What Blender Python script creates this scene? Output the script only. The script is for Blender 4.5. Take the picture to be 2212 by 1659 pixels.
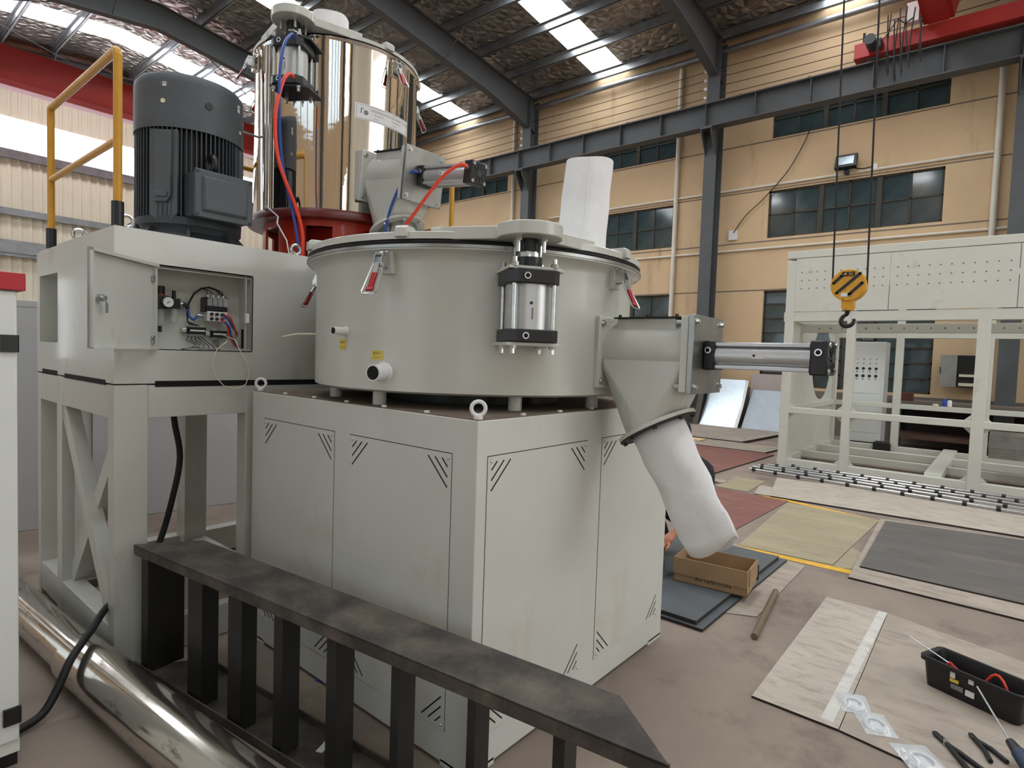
import bpy, bmesh, math, random
from mathutils import Vector, Matrix, noise
random.seed(7)
S = bpy.context.scene
COL = S.collection
for o in list(bpy.data.objects):
    bpy.data.objects.remove(o)
PI = math.pi
R = math.radians

# ------------------------------------------------------------------ camera, exposure, sky, lights
CAM = (-1.5107, -1.4083, 1.55)
yaw, pitch, roll, F = 0.6956, -0.0491, 0.0341, 1279.49
fw = Vector((math.cos(pitch) * math.cos(yaw), math.cos(pitch) * math.sin(yaw), math.sin(pitch)))
rt = fw.cross(Vector((0, 0, 1))).normalized()
up = rt.cross(fw)
rt, up = rt * math.cos(roll) + up * math.sin(roll), up * math.cos(roll) - rt * math.sin(roll)
cam = bpy.data.objects.new('camera', bpy.data.cameras.new('camera'))
COL.objects.link(cam)
cam.data.sensor_width = 36
cam.data.lens = F * 36 / 2212
cam.data.clip_start = .02
cam.matrix_world = Matrix(((rt.x, up.x, -fw.x, CAM[0]), (rt.y, up.y, -fw.y, CAM[1]), (rt.z, up.z, -fw.z, CAM[2]), (0, 0, 0, 1)))
S.camera = cam
S.view_settings.view_transform = 'Standard'
S.view_settings.look = 'None'
S.view_settings.gamma = 1
S.view_settings.use_curve_mapping = False
S.view_settings.exposure = 0.85
SKYLIGHT = 7.0      # daylight through the translucent roof strips
WINDOW = 5.0        # daylight through the translucent end wall band
PANE = 0.7          # daylight through the dusty panes of the opposite wall
SKY = 2.2           # overcast sky outside the open doorway
wd = bpy.data.worlds.new('world')
S.world = wd
wd.use_nodes = True
wd.node_tree.nodes['Background'].inputs[0].default_value = (.93, .97, 1, 1)
wd.node_tree.nodes['Background'].inputs[1].default_value = SKY
cy = S.cycles
cy.max_bounces = 7
cy.diffuse_bounces = 4
cy.glossy_bounces = 4
cy.transmission_bounces = 4
cy.transparent_max_bounces = 8
cy.sample_clamp_indirect = 6
cy.caustics_reflective = False
cy.caustics_refractive = False
cy.use_denoising = True
# the tall doorway in the front wall lets in the overcast sky
DOOR = (3.6, 9.6, -13.1, 6.2)     # x0, x1, y, height
pl = bpy.data.lights.new('doorway_daylight', 'AREA')
pl.shape = 'RECTANGLE'
pl.size = DOOR[1] - DOOR[0]
pl.size_y = DOOR[3]
pl.energy = 1500
pl.color = (1, .99, .96)
po = bpy.data.objects.new('doorway_daylight', pl)
COL.objects.link(po)
po.location = ((DOOR[0] + DOOR[1]) / 2, DOOR[2] + .1, DOOR[3] / 2)
po.rotation_euler = (R(-90), 0, 0)

# ------------------------------------------------------------------ helpers
WL = {}


class MB:
    def __init__(s):
        s.bm = bmesh.new()
        s.M = Matrix()
        s.mi = 0

    def face(s, vs):
        try:
            f = s.bm.faces.new(vs)
            f.material_index = s.mi
            return f
        except ValueError:
            return None

    def v(s, p):
        return s.bm.verts.new(s.M @ Vector(p))

    def box(s, x0, x1, y0, y1, z0, z1):
        p = [s.v((x, y, z)) for z in (z0, z1) for y in (y0, y1) for x in (x0, x1)]
        for q in ((0, 2, 3, 1), (4, 5, 7, 6), (0, 1, 5, 4), (2, 6, 7, 3), (0, 4, 6, 2), (1, 3, 7, 5)):
            s.face([p[i] for i in q])
        return s

    def cbox(s, c, d):
        return s.box(c[0] - d[0] / 2, c[0] + d[0] / 2, c[1] - d[1] / 2, c[1] + d[1] / 2, c[2] - d[2] / 2, c[2] + d[2] / 2)

    def bar(s, p0, p1, w, h, upv=(0, 0, 1)):
        p0, p1 = Vector(p0), Vector(p1)
        d = (p1 - p0).normalized()
        u = Vector(upv)
        if abs(d.dot(u)) > .99:
            u = Vector((1, 0, 0))
        a = d.cross(u).normalized()
        b = a.cross(d)
        P = [s.v(q + a * i * w / 2 + b * j * h / 2) for q in (p0, p1) for i, j in ((-1, -1), (1, -1), (1, 1), (-1, 1))]
        for q in ((0, 1, 2, 3), (7, 6, 5, 4), (0, 4, 5, 1), (1, 5, 6, 2), (2, 6, 7, 3), (3, 7, 4, 0)):
            s.face([P[i] for i in q])
        return s

    def cyl(s, p0, p1, r, r2=None, n=16, caps=True):
        p0, p1 = Vector(p0), Vector(p1)
        r2 = r if r2 is None else r2
        d = (p1 - p0).normalized()
        u = Vector((0, 0, 1)) if abs(d.z) < .9 else Vector((1, 0, 0))
        a = d.cross(u).normalized()
        b = a.cross(d)
        A, B = [], []
        for i in range(n):
            t = 2 * PI * i / n
            q = a * math.cos(t) + b * math.sin(t)
            A.append(s.v(p0 + q * r))
            B.append(s.v(p1 + q * r2))
        for i in range(n):
            j = (i + 1) % n
            s.face([A[i], A[j], B[j], B[i]])
        if caps:
            s.face(A[::-1])
            s.face(B)
        return s

    def tube(s, pts, r, n=8, closed=False, caps=True):
        pts = [Vector(p) for p in pts]
        m = len(pts)
        rs = r if isinstance(r, (list, tuple)) else [r] * m
        rings = []
        a = None
        for i, p in enumerate(pts):
            if closed:
                d = pts[(i + 1) % m] - pts[i - 1]
            else:
                d = pts[min(i + 1, m - 1)] - pts[max(i - 1, 0)]
            d.normalize()
            if a is None:
                u = Vector((0, 0, 1)) if abs(d.z) < .9 else Vector((1, 0, 0))
                a = d.cross(u).normalized()
            else:
                a = (a - d * a.dot(d)).normalized()
            b = d.cross(a)
            rings.append([s.v(p + (a * math.cos(2 * PI * k / n) + b * math.sin(2 * PI * k / n)) * rs[i]) for k in range(n)])
        for i in range(m if closed else m - 1):
            A, B = rings[i], rings[(i + 1) % m]
            for k in range(n):
                l = (k + 1) % n
                s.face([A[k], A[l], B[l], B[k]])
        if caps and not closed:
            s.face(rings[0][::-1])
            s.face(rings[-1])
        return s

    def lathe(s, prof, c=(0, 0), n=64, a0=0, a1=360):
        full = abs(a1 - a0) >= 360
        m = n if full else n + 1
        rings = []
        for r, z in prof:
            if r < 1e-6 and full:
                rings.append([s.v((c[0], c[1], z))])
            else:
                rings.append([s.v((c[0] + r * math.cos(R(a0 + (a1 - a0) * i / n)), c[1] + r * math.sin(R(a0 + (a1 - a0) * i / n)), z)) for i in range(m)])
        for A, B in zip(rings, rings[1:]):
            for i in range(n):
                j = (i + 1) % m
                if len(A) == 1 and len(B) == 1:
                    continue
                if len(A) == 1:
                    s.face([A[0], B[j], B[i]])
                elif len(B) == 1:
                    s.face([A[i], A[j], B[0]])
                else:
                    s.face([A[i], A[j], B[j], B[i]])
        return s

    def prism(s, poly, z0, z1):
        A = [s.v((x, y, z0)) for x, y in poly]
        B = [s.v((x, y, z1)) for x, y in poly]
        n = len(poly)
        s.face(A[::-1])
        s.face(B)
        for i in range(n):
            j = (i + 1) % n
            s.face([A[i], A[j], B[j], B[i]])
        return s

    def hull(s, pts):
        vs = [s.v(p) for p in pts]
        g = bmesh.ops.convex_hull(s.bm, input=vs)
        bmesh.ops.delete(s.bm, geom=[e for e in g['geom_interior'] if isinstance(e, bmesh.types.BMVert)], context='VERTS')
        return s

    def sphere(s, c, r, sc=(1, 1, 1), n=12):
        g = bmesh.ops.create_uvsphere(s.bm, u_segments=n * 2, v_segments=n, radius=r)
        for q in g['verts']:
            q.co = s.M @ (Vector((q.co.x * sc[0], q.co.y * sc[1], q.co.z * sc[2])) + Vector(c))
        return s

    def torus(s, c, R_, r, axis='y', n=24, m=8, a0=0, a1=360):
        pts = []
        k = n if abs(a1 - a0) >= 360 else n + 1
        for i in range(k):
            t = R(a0 + (a1 - a0) * i / n)
            x, y = math.cos(t) * R_, math.sin(t) * R_
            pts.append({'y': (c[0] + x, c[1], c[2] + y), 'x': (c[0], c[1] + x, c[2] + y), 'z': (c[0] + x, c[1] + y, c[2])}[axis])
        return s.tube(pts, r, m, closed=k == n)

    def bolt(s, p, d, r=.008, h=.006, washer=True):
        p, d = Vector(p), Vector(d).normalized()
        if washer:
            s.cyl(p, p + d * h * .3, r * 1.5, n=10)
        return s.cyl(p + d * h * .3, p + d * h * 1.3, r, n=6)


def build(name, mb, m=None, parent=None, kind=None, label=None, bevel=0, sharp=38, keep=False):
    bm = mb.bm
    bmesh.ops.recalc_face_normals(bm, faces=bm.faces)
    for f in bm.faces:
        f.smooth = True
    ca = math.cos(R(sharp))
    for e in bm.edges:
        if len(e.link_faces) == 2:
            if e.link_faces[0].normal.dot(e.link_faces[1].normal) < ca:
                e.smooth = False
    xs = [v.co for v in bm.verts]
    lo = Vector([min(v[i] for v in xs) for i in range(3)])
    hi = Vector([max(v[i] for v in xs) for i in range(3)])
    c = (lo + hi) / 2
    if parent is None:
        c.z = lo.z
    if keep:
        c = Vector((0, 0, 0))
    bmesh.ops.translate(bm, verts=bm.verts, vec=-c)
    me = bpy.data.meshes.new(name)
    bm.to_mesh(me)
    bm.free()
    for q in (m if isinstance(m, (list, tuple)) else [m]):
        if q:
            me.materials.append(q)
    o = bpy.data.objects.new(name, me)
    COL.objects.link(o)
    WL[o.name] = c
    if parent:
        o.parent = parent
        o.location = c - WL[parent.name]
    else:
        o.location = c
    if kind:
        o['kind'] = kind
    if label:
        o['label'] = label
    if bevel:
        bv = o.modifiers.new('edge', 'BEVEL')
        bv.width = bevel
        bv.segments = 2
        bv.limit_method = 'ANGLE'
        bv.angle_limit = R(50)
    return o


def tag(o, label, cat, group=None):
    o['label'] = label
    o['category'] = cat
    if group:
        o['group'] = group
    return o


def thing(name, label, cat, loc=(0, 0, 0), group=None):
    o = bpy.data.objects.new(name, None)
    o.empty_display_size = .1
    COL.objects.link(o)
    o.location = loc
    WL[o.name] = Vector(loc)
    return tag(o, label, cat, group)


def copy_tree(o, parent=None, loc=None, rotz=None, label=None):
    c = o.copy()
    COL.objects.link(c)
    if parent:
        c.parent = parent
    if loc is not None:
        c.location = loc
    if rotz is not None:
        c.rotation_euler = (0, 0, rotz)
    if label:
        c['label'] = label
    for ch in list(o.children):
        copy_tree(ch, c)
    return c


def dup(o, d, parent):
    """a copy of a part, moved by d"""
    c = o.copy()
    COL.objects.link(c)
    c.location = o.location + Vector(d)
    return c


def lin(h):
    h = h.lstrip('#')
    r = [int(h[i:i + 2], 16) / 255 for i in (0, 2, 4)]
    return [x / 12.92 if x <= .04045 else ((x + .055) / 1.055) ** 2.4 for x in r] + [1]


MATS = {}


def mat(name, hx, rough=.5, metal=0, var=.1, scale=5, stretch=(1, 1, 1), bump=0, bscale=60, spec=.5, dirt=None, rvar=0, coat=0, bdist=.01, vor=False):
    """one procedural surface: base colour broken up by noise, optional dirt patches, optional relief"""
    m = bpy.data.materials.new(name)
    m.use_nodes = True
    N, L = m.node_tree.nodes, m.node_tree.links
    b = N['Principled BSDF']
    tc = N.new('ShaderNodeTexCoord')
    mp = N.new('ShaderNodeMapping')
    mp.inputs['Scale'].default_value = stretch
    L.new(tc.outputs['Object'], mp.inputs[0])
    nz = N.new('ShaderNodeTexNoise')
    nz.inputs['Scale'].default_value = scale
    nz.inputs['Detail'].default_value = 7
    nz.inputs['Roughness'].default_value = .62
    L.new(mp.outputs[0], nz.inputs['Vector'])
    cr = N.new('ShaderNodeValToRGB')
    cr.color_ramp.elements[0].position = .3
    cr.color_ramp.elements[1].position = .7
    c = lin(hx)
    cr.color_ramp.elements[0].color = [max(0, x * (1 - var)) for x in c[:3]] + [1]
    cr.color_ramp.elements[1].color = [min(1, x * (1 + var)) for x in c[:3]] + [1]
    L.new(nz.outputs[0], cr.inputs[0])
    out = cr.outputs[0]
    if dirt:
        dh, amt, ds, dst = dirt
        mp2 = N.new('ShaderNodeMapping')
        mp2.inputs['Scale'].default_value = dst
        L.new(tc.outputs['Object'], mp2.inputs[0])
        n2 = N.new('ShaderNodeTexNoise')
        n2.inputs['Scale'].default_value = ds
        n2.inputs['Detail'].default_value = 9
        n2.inputs['Roughness'].default_value = .7
        L.new(mp2.outputs[0], n2.inputs['Vector'])
        r2 = N.new('ShaderNodeValToRGB')
        r2.color_ramp.elements[0].position = .62 - amt * .3
        r2.color_ramp.elements[1].position = .74
        r2.color_ramp.elements[0].color = (0, 0, 0, 1)
        r2.color_ramp.elements[1].color = (1, 1, 1, 1)
        L.new(n2.outputs[0], r2.inputs[0])
        mx = N.new('ShaderNodeMix')
        mx.data_type = 'RGBA'
        L.new(r2.outputs[0], mx.inputs[0])
        L.new(out, mx.inputs[6])
        mx.inputs[7].default_value = lin(dh)
        out = mx.outputs[2]
    L.new(out, b.inputs['Base Color'])
    b.inputs['Metallic'].default_value = metal
    b.inputs['Roughness'].default_value = rough
    b.inputs['Specular IOR Level'].default_value = spec
    if coat:
        b.inputs['Coat Weight'].default_value = coat
        b.inputs['Coat Roughness'].default_value = .08
    if rvar:
        mr = N.new('ShaderNodeMapRange')
        mr.inputs[3].default_value = rough - rvar
        mr.inputs[4].default_value = rough + rvar
        L.new(nz.outputs[0], mr.inputs[0])
        L.new(mr.outputs[0], b.inputs['Roughness'])
    if bump:
        if vor:
            nb = N.new('ShaderNodeTexVoronoi')
            nb.feature = 'DISTANCE_TO_EDGE'
            nb.inputs['Scale'].default_value = bscale
        else:
            nb = N.new('ShaderNodeTexNoise')
            nb.inputs['Scale'].default_value = bscale
            nb.inputs['Detail'].default_value = 5
        L.new(mp.outputs[0], nb.inputs['Vector'])
        bp = N.new('ShaderNodeBump')
        bp.inputs['Strength'].default_value = bump
        bp.inputs['Distance'].default_value = bdist
        L.new(nb.outputs[0], bp.inputs['Height'])
        L.new(bp.outputs[0], b.inputs['Normal'])
    MATS[name] = m
    return m


def emit(name, hx, k):
    m = bpy.data.materials.new(name)
    m.use_nodes = True
    b = m.node_tree.nodes['Principled BSDF']
    b.inputs['Base Color'].default_value = (.8, .8, .8, 1)
    b.inputs['Emission Color'].default_value = lin(hx)
    b.inputs['Emission Strength'].default_value = k
    MATS[name] = m
    return m


def glass(name, hx, rough=.03, alpha=.35):
    """clear plastic: partly transparent, glossy"""
    m = bpy.data.materials.new(name)
    m.use_nodes = True
    b = m.node_tree.nodes['Principled BSDF']
    b.inputs['Base Color'].default_value = lin(hx)
    b.inputs['Roughness'].default_value = rough
    b.inputs['Alpha'].default_value = alpha
    N, L = m.node_tree.nodes, m.node_tree.links
    tc = N.new('ShaderNodeTexCoord')
    n = N.new('ShaderNodeTexNoise')
    n.inputs['Scale'].default_value = 30
    L.new(tc.outputs['Object'], n.inputs['Vector'])
    bp = N.new('ShaderNodeBump')
    bp.inputs['Strength'].default_value = .3
    bp.inputs['Distance'].default_value = .005
    L.new(n.outputs[0], bp.inputs['Height'])
    L.new(bp.outputs[0], b.inputs['Normal'])
    MATS[name] = m
    return m


# ------------------------------------------------------------------ materials
paint = mat('pale_machine_paint', '#c3c4bc', .32, var=.05, scale=2.5, bump=.06, bscale=55, bdist=.004, coat=.25, dirt=('#a39f92', .12, 2.2, (1, 1, .5)))
paint2 = mat('pale_cabinet_paint', '#c7c8c2', .42, var=.04, scale=1.5, bump=.03, bscale=80, bdist=.003, dirt=('#bdb5a4', .2, 1.6, (1, 1, .6)))
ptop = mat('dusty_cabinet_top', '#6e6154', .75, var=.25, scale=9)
bare = mat('bare_steel', '#9a9b98', .33, metal=.85, var=.18, scale=7, rvar=.1)
zinc = mat('zinc_plated_steel', '#c9cccb', .25, metal=.9, var=.12, scale=30)
alu = mat('brushed_aluminium', '#c2c3c4', .38, metal=.7, var=.05, scale=8, stretch=(1, 1, 12))
chrome = mat('mirror_steel', '#d9d6d2', .035, metal=1, var=.02, scale=1, bump=.05, bscale=1.3, bdist=.06)
pipest = mat('dirty_mirror_pipe', '#c9c3b9', .14, metal=.95, var=.12, scale=3, stretch=(3, .6, 3), rvar=.1, dirt=('#2c2822', .16, 9, (2, .5, 2)))
black = mat('black_anodised', '#17191b', .38, var=.2, scale=20)
rubber = mat('black_rubber', '#0e0e0f', .6, var=.2, scale=20)
slot = mat('slot_dark', '#050505', .9, var=.1)
dusty = mat('dusty_black_paint', '#1d1c1b', .42, var=.35, scale=6, rvar=.12)
dustytop = mat('dusty_black_top', '#3a3633', .55, var=.3, scale=5, dirt=('#6d6357', .62, 4.5, (1, 1, 1)), rvar=.15, bump=.15, bscale=30, bdist=.003)
redp = mat('red_paint', '#bf3620', .3, var=.15, scale=4, coat=.3)
redgrip = mat('red_grip', '#a3121f', .4, var=.1, scale=15)
crane = mat('crane_red', '#b0332f', .5, var=.15, scale=2)
yellow = mat('yellow_rail_paint', '#c9932c', .35, var=.08, scale=8)
hooky = mat('hook_yellow', '#d39a2c', .45, var=.14, scale=6, dirt=('#8a5b22', .15, 8, (1, 1, 1)))
motorp = mat('motor_grey', '#4b5155', .5, var=.1, scale=6)
motord = mat('motor_grey_dark', '#34393e', .5, var=.12, scale=10)
white = mat('white_enamel', '#dfe2df', .35, var=.03, scale=2)
whitem = mat('machine_white', '#cfcfc4', .42, var=.04, scale=2, dirt=('#b8b5a5', .1, 2, (1, 1, 1)))
bandred = mat('cabinet_red', '#b5192c', .4, var=.05, scale=3)
cloth = mat('filter_bag_felt', '#e9e9ea', .95, var=.05, scale=6, bump=.35, bscale=14, bdist=.012, spec=.1)
label_w = mat('label_white', '#dedede', .4, var=.04, scale=9)
label_y = mat('label_yellow', '#d3bb4c', .45, var=.06, scale=30)
ink = mat('ink_dark', '#23232e', .6, var=.1)
inkg = mat('ink_grey', '#77777a', .6, var=.1)
hred = mat('hose_red', '#e2452f', .35, var=.08, scale=9)
hblue = mat('hose_blue', '#24489a', .35, var=.1, scale=9)
cream = mat('wire_cream', '#d8d3b8', .5, var=.05)
card = mat('cardboard', '#9c8060', .8, var=.12, scale=5, bump=.05, bscale=40)
cardi = mat('cardboard_inside', '#8c6c47', .85, var=.12, scale=5)
orange = mat('ochre_wall_paint', '#ccb08c', .8, var=.06, scale=1.2, bump=.12, bscale=18, bdist=.01, dirt=('#ab9070', .12, .9, (.6, 2.2, .35)))
brownp = mat('plinth_grey', '#6f665e', .85, var=.15, scale=3)
steelg = mat('steel_grey_paint', '#4d5052', .55, var=.12, scale=2, rvar=.1)
foil = mat('foil_insulation', '#97928b', .3, metal=.75, var=.3, scale=2.2, bump=.9, bscale=4.2, bdist=.09, vor=True, dirt=('#5b5148', .25, 1.4, (1, 1, 1)))
galv = mat('galvanised_purlin', '#8d9093', .38, metal=.7, var=.2, scale=3)
creamw = mat('cream_cladding', '#cfc6b2', .6, var=.06, scale=.8)
glassp = mat('dusty_window_glass', '#39474a', .08, var=.25, scale=1.5, rvar=.05, spec=.8)
winframe = mat('olive_window_frame', '#3a3427', .6, var=.2, scale=6)
dark = mat('dark_interior', '#1c1a18', .8, var=.2)
pvc = mat('pvc_pipe', '#d9d2c4', .5, var=.08, scale=3)
floorm = mat('dusty_floor', '#8a7c70', .72, var=.22, scale=1.3, rvar=.12, bump=.2, bscale=22, bdist=.006, dirt=('#5c5149', .35, 1.7, (1, 1, 1)))
tanp = mat('plate_tan', '#9c9177', .6, var=.14, scale=3, stretch=(1, .25, 1), dirt=('#7b7060', .3, 5, (3, .5, 1)))
greyp = mat('plate_dusty', '#a29689', .66, var=.16, scale=3, dirt=('#7d7064', .4, 4, (3, .8, 1)))
palep = mat('plate_pale', '#b3a99c', .66, var=.12, scale=3, dirt=('#8a7d6f', .45, 6, (3, 1, 1)))
whitep = mat('plate_chalk_strip', '#c9c6bf', .7, var=.1, scale=6, dirt=('#a79c8f', .4, 9, (1, 1, 1)))
darkp = mat('plate_mill_scale', '#5b5957', .45, var=.18, scale=2, stretch=(2.5, .35, 1), rvar=.12, dirt=('#7b6b60', .4, 3, (2, .4, 1)))
redpl = mat('plate_red_primer', '#7c5149', .7, var=.12, scale=3, dirt=('#8f7568', .3, 3, (2, .5, 1)))
blackp = mat('plate_black', '#565c60', .42, var=.2, scale=3, rvar=.12, dirt=('#5c6060', .3, 3, (2, .6, 1)))
yline = mat('floor_line_yellow', '#d9a838', .6, var=.1, scale=6, dirt=('#8a7455', .35, 9, (1, 1, 1)))
platee = mat('plate_cut_edge', '#2a2420', .7, var=.2)
plasticbag = glass('clear_plastic_bag', '#e8ebee', .05, .42)
clear = glass('clear_bowl', '#cfd6d8', .05, .4)
wood = mat('pale_offcut_wood', '#d3b98f', .8, var=.1, scale=4, stretch=(1, 6, 1))
skin = mat('skin', '#b77a5f', .55, var=.08, scale=12)
workcl = mat('black_workwear', '#15161a', .85, var=.2, scale=9, bump=.2, bscale=25)
hairm = mat('black_hair', '#0c0a09', .5, var=.2, scale=30)
bluep = mat('blue_plastic', '#24419a', .4, var=.1)
galvsheet = mat('galvanised_sheet', '#b9c3c9', .28, metal=.6, var=.1, scale=2, rvar=.08)
enclosure = mat('grey_enclosure_paint', '#b4b5b7', .38, var=.05, scale=1, coat=.2)
sky_m = emit('translucent_roof_sheet', '#f6fbff', SKYLIGHT)
win_m = emit('translucent_wall_sheet', '#eef4ff', WINDOW)
pane_m = emit('daylit_pane', '#cfe2ee', PANE)


def text(body, size, m, parent, M, name='lettering', align='CENTER', font=None):
    """flat lettering, laid out in the x-y plane of M"""
    cu = bpy.data.curves.new('lettering', 'FONT')
    cu.body = body
    cu.size = size
    cu.align_x = align
    cu.align_y = 'CENTER'
    cu.fill_mode = 'FRONT'
    cu.resolution_u = 2
    t = bpy.data.objects.new('lettering_curve', cu)
    COL.objects.link(t)
    dg = bpy.context.evaluated_depsgraph_get()
    me = bpy.data.meshes.new_from_object(t.evaluated_get(dg))
    bpy.data.objects.remove(t)
    bpy.data.curves.remove(cu)
    me.transform(M)
    me.materials.clear()
    me.materials.append(m)
    o = bpy.data.objects.new(name, me)
    COL.objects.link(o)
    WL[o.name] = Vector((0, 0, 0))
    o.parent = parent
    o.location = -WL[parent.name]
    return o


def frame_m(o, x, z):
    """matrix with local x, local z (normal) and origin o"""
    x = Vector(x).normalized()
    z = Vector(z).normalized()
    y = z.cross(x)
    return Matrix(((x.x, y.x, z.x, o[0]), (x.y, y.y, z.y, o[1]), (x.z, y.z, z.z, o[2]), (0, 0, 0, 1)))
# ------------------------------------------------------------------ the hall
XR, XL, YB, YF = 13.2, -4.2, 21.7, -13.2
RX, RS = 4.5, .115                       # ridge position and roof slope
COLY = [-13.0, -7.2, -1.4, 4.4, 10.15, 15.95, 21.5]


def roofz(x):
    return 9.48 + RS * (XR - max(x, 2 * RX - x))


floor = build('floor', MB().box(XL, XR, YF, YB, -.1, 0), floorm, kind='structure')
mb = MB()
for (x0, y0, x1, y1, w) in ((3.50, .44, 3.53, -.60, .10), (5.72, .75, 5.40, -.55, .09), (5.40, -.55, 5.70, -3.0, .09)):
    d = Vector((y1 - y0, x0 - x1, 0)).normalized() * w / 2
    a, b = Vector((x0, y0, .003)), Vector((x1, y1, .003))
    mb.face([mb.v(q) for q in (a - d, b - d, b + d, a + d)])
build('painted_line', mb, yline, floor)

# right-hand ochre wall, built round its window openings
WINY = [(5.78 * k - .22, 5.78 * k + 3.16) for k in range(-2, 4)]
ROWS = [(1.03, 3.28), (4.52, 5.62), (6.84, 7.45)]
mb = MB()
zs = 0
for (z0, z1) in ROWS + [(9.5, 9.5)]:
    mb.box(XR, XR + .3, YF, YB, zs, z0)
    zs = z1
    if z1 < 9.4:
        y = YF
        for (a, b) in WINY:
            mb.box(XR, XR + .3, y, a, z0, z1)
            y = b
        mb.box(XR, XR + .3, y, YB, z0, z1)
wall = build('wall_right', mb, orange, kind='structure')
mb = MB()
for (a, b) in [(YF, WINY[0][0])] + [(WINY[i][1], WINY[i + 1][0]) for i in range(5)] + [(WINY[5][1], YB)]:
    mb.box(XR - .012, XR, a, b, 0, .97)
for a, b in WINY:
    mb.box(XR - .012, XR, a, b, 0, .97)
build('plinth', mb, brownp, wall)
mb = MB()
for z in (3.30, 4.45, 5.66, 6.80):
    mb.box(XR - .006, XR + .01, YF, YB, z - .012, z + .012)
build('joint', mb, brownp, wall)
for z, y0, y1, n in ((5.75, -.96, 9.6, 'conduit'), (4.28, -13, 20, 'conduit')):
    build(n, MB().cyl((XR - .03, y0, z), (XR - .03, y1, z), .028, n=8), pvc, wall)
build('conduit', MB().tube([(XR - .03, -.96, 5.75), (XR - .03, -1.0, 5.7), (XR - .03, -.98, 3.0)], .026, 8), pvc, wall)
build('eave_strut', MB().cyl((XR - .18, YF, 9.12), (XR - .18, YB, 9.12), .07, n=12), galv, wall)
for y, t in ((5.47, 9.05), (-1.02, 7.4), (11.05, 9.05), (16.85, 9.05)):
    build('downpipe', MB().cyl((XR - .07, y, 0), (XR - .07, y, t), .055, n=12), pvc, wall)
for k, y in enumerate(COLY):
    mb = MB()
    mb.box(12.62, 12.645, y - .15, y + .15, 0, 9.25)
    mb.box(12.985, 13.01, y - .15, y + .15, 0, 9.25)
    mb.box(12.64, 12.99, y - .01, y + .01, 0, 9.25)
    mb.prism([(12.63, y - .14), (12.28, y - .14), (12.28, y + .14), (12.63, y + .14)], 7.06, 7.1)
    for s in (-.13, .11):
        mb.hull([(12.63, y + s, 7.06), (12.3, y + s, 7.06), (12.63, y + s, 6.5), (12.63, y + s + .02, 7.06), (12.3, y + s + .02, 7.06), (12.63, y + s + .02, 6.5), (12.3, y + s, 6.95), (12.3, y + s + .02, 6.95)])
    co = build('column', mb, steelg, wall)
    mb = MB()
    for i in range(4):
        mb.sphere((12.63, y + .2, 8.55 - i * .21), .045, n=6)
        mb.cyl((12.63, y + .15, 8.55 - i * .21), (12.63, y + .2, 8.55 - i * .21), .02, n=6)
    build('insulator', mb, label_w, co)
for i in range(4):
    z = 8.55 - i * .21
    pts = []
    for a, b in zip(COLY, COLY[1:]):
        pts += [(12.63, a + (b - a) * t, z - .03 * math.sin(PI * t)) for t in (0, .25, .5, .75)]
    build('bare_conductor', MB().tube(pts, .009, 5), winframe, wall)


def window(n, a, b, z0, z1, cols, rows, x=XR, thick=(), open_pane=()):
    """steel frame with a grid of separate panes; rows = fractions of the height"""
    mb = MB()
    xf = x + .06
    for q in ((a, a + .04, z0, z1), (b - .04, b, z0, z1)):
        mb.box(xf, xf + .06, *q)
    for q in ((z0, z0 + .04), (z1 - .04, z1)):
        mb.box(xf, xf + .06, a, b, *q)
    w = build('window_%d' % n, mb, winframe, kind='structure')
    st = (b - a) / cols
    for i in range(1, cols):
        t = .05 if i in thick else .017
        build('mullion', MB().box(xf - (.02 if i in thick else 0), xf + .05, a + i * st - t, a + i * st + t, z0, z1), winframe, w)
    zz = [z0 + (z1 - z0) * r for r in [0] + list(rows) + [1]]
    for z in zz[1:-1]:
        build('mullion', MB().box(xf, xf + .05, a, b, z - .016, z + .016), winframe, w)
    r = random.Random(n)
    for i in range(cols):
        for za, zb in zip(zz, zz[1:]):
            t = r.uniform(-.008, .008)
            t2 = r.uniform(-.006, .006)
            mb = MB()
            ya, yb = a + i * st, a + (i + 1) * st
            p = [(xf + .025 + t, ya, za), (xf + .025 - t, yb, za), (xf + .025 - t + t2, yb, zb), (xf + .025 + t + t2, ya, zb)]
            q = [(u[0] + .006, u[1], u[2]) for u in p]
            A, B = [mb.v(u) for u in p], [mb.v(u) for u in q]
            mb.face(A)
            mb.face(B[::-1])
            for k in range(4):
                mb.face([A[k], A[(k + 1) % 4], B[(k + 1) % 4], B[k]])
            build('pane', mb, dark if (i, round(za, 2)) in open_pane else glassp, w)
    return w


nw = 1
for k, (a, b) in enumerate(WINY):
    if k in (2, 3):
        window(nw, a, b, *ROWS[1], 6, (.5,), thick=(2, 4))
        nw += 1
    if k in (2, 3, 4):
        window(nw, a, b, *ROWS[2], 6, (.74,), thick=(2, 4), open_pane=((5, 6.84),) if k == 3 else ())
        nw += 1
    if k in (2, 3):
        window(nw, a, b, *ROWS[0], 6, (.14, .28, .42, .56, .71, .86) if k == 2 else (.25, .5, .75), thick=(2, 4))
        nw += 1
    for j in range(3):
        if (j == 1 and k in (2, 3)) or (j == 2 and k in (2, 3, 4)) or (j == 0 and k in (2, 3)):
            continue
        window(nw, a, b, *ROWS[j], 2, (.5,))
        nw += 1
build('backing', MB().box(XR + .28, XR + .3, YF, YB, 0, 9.5), dark, wall)

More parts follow.
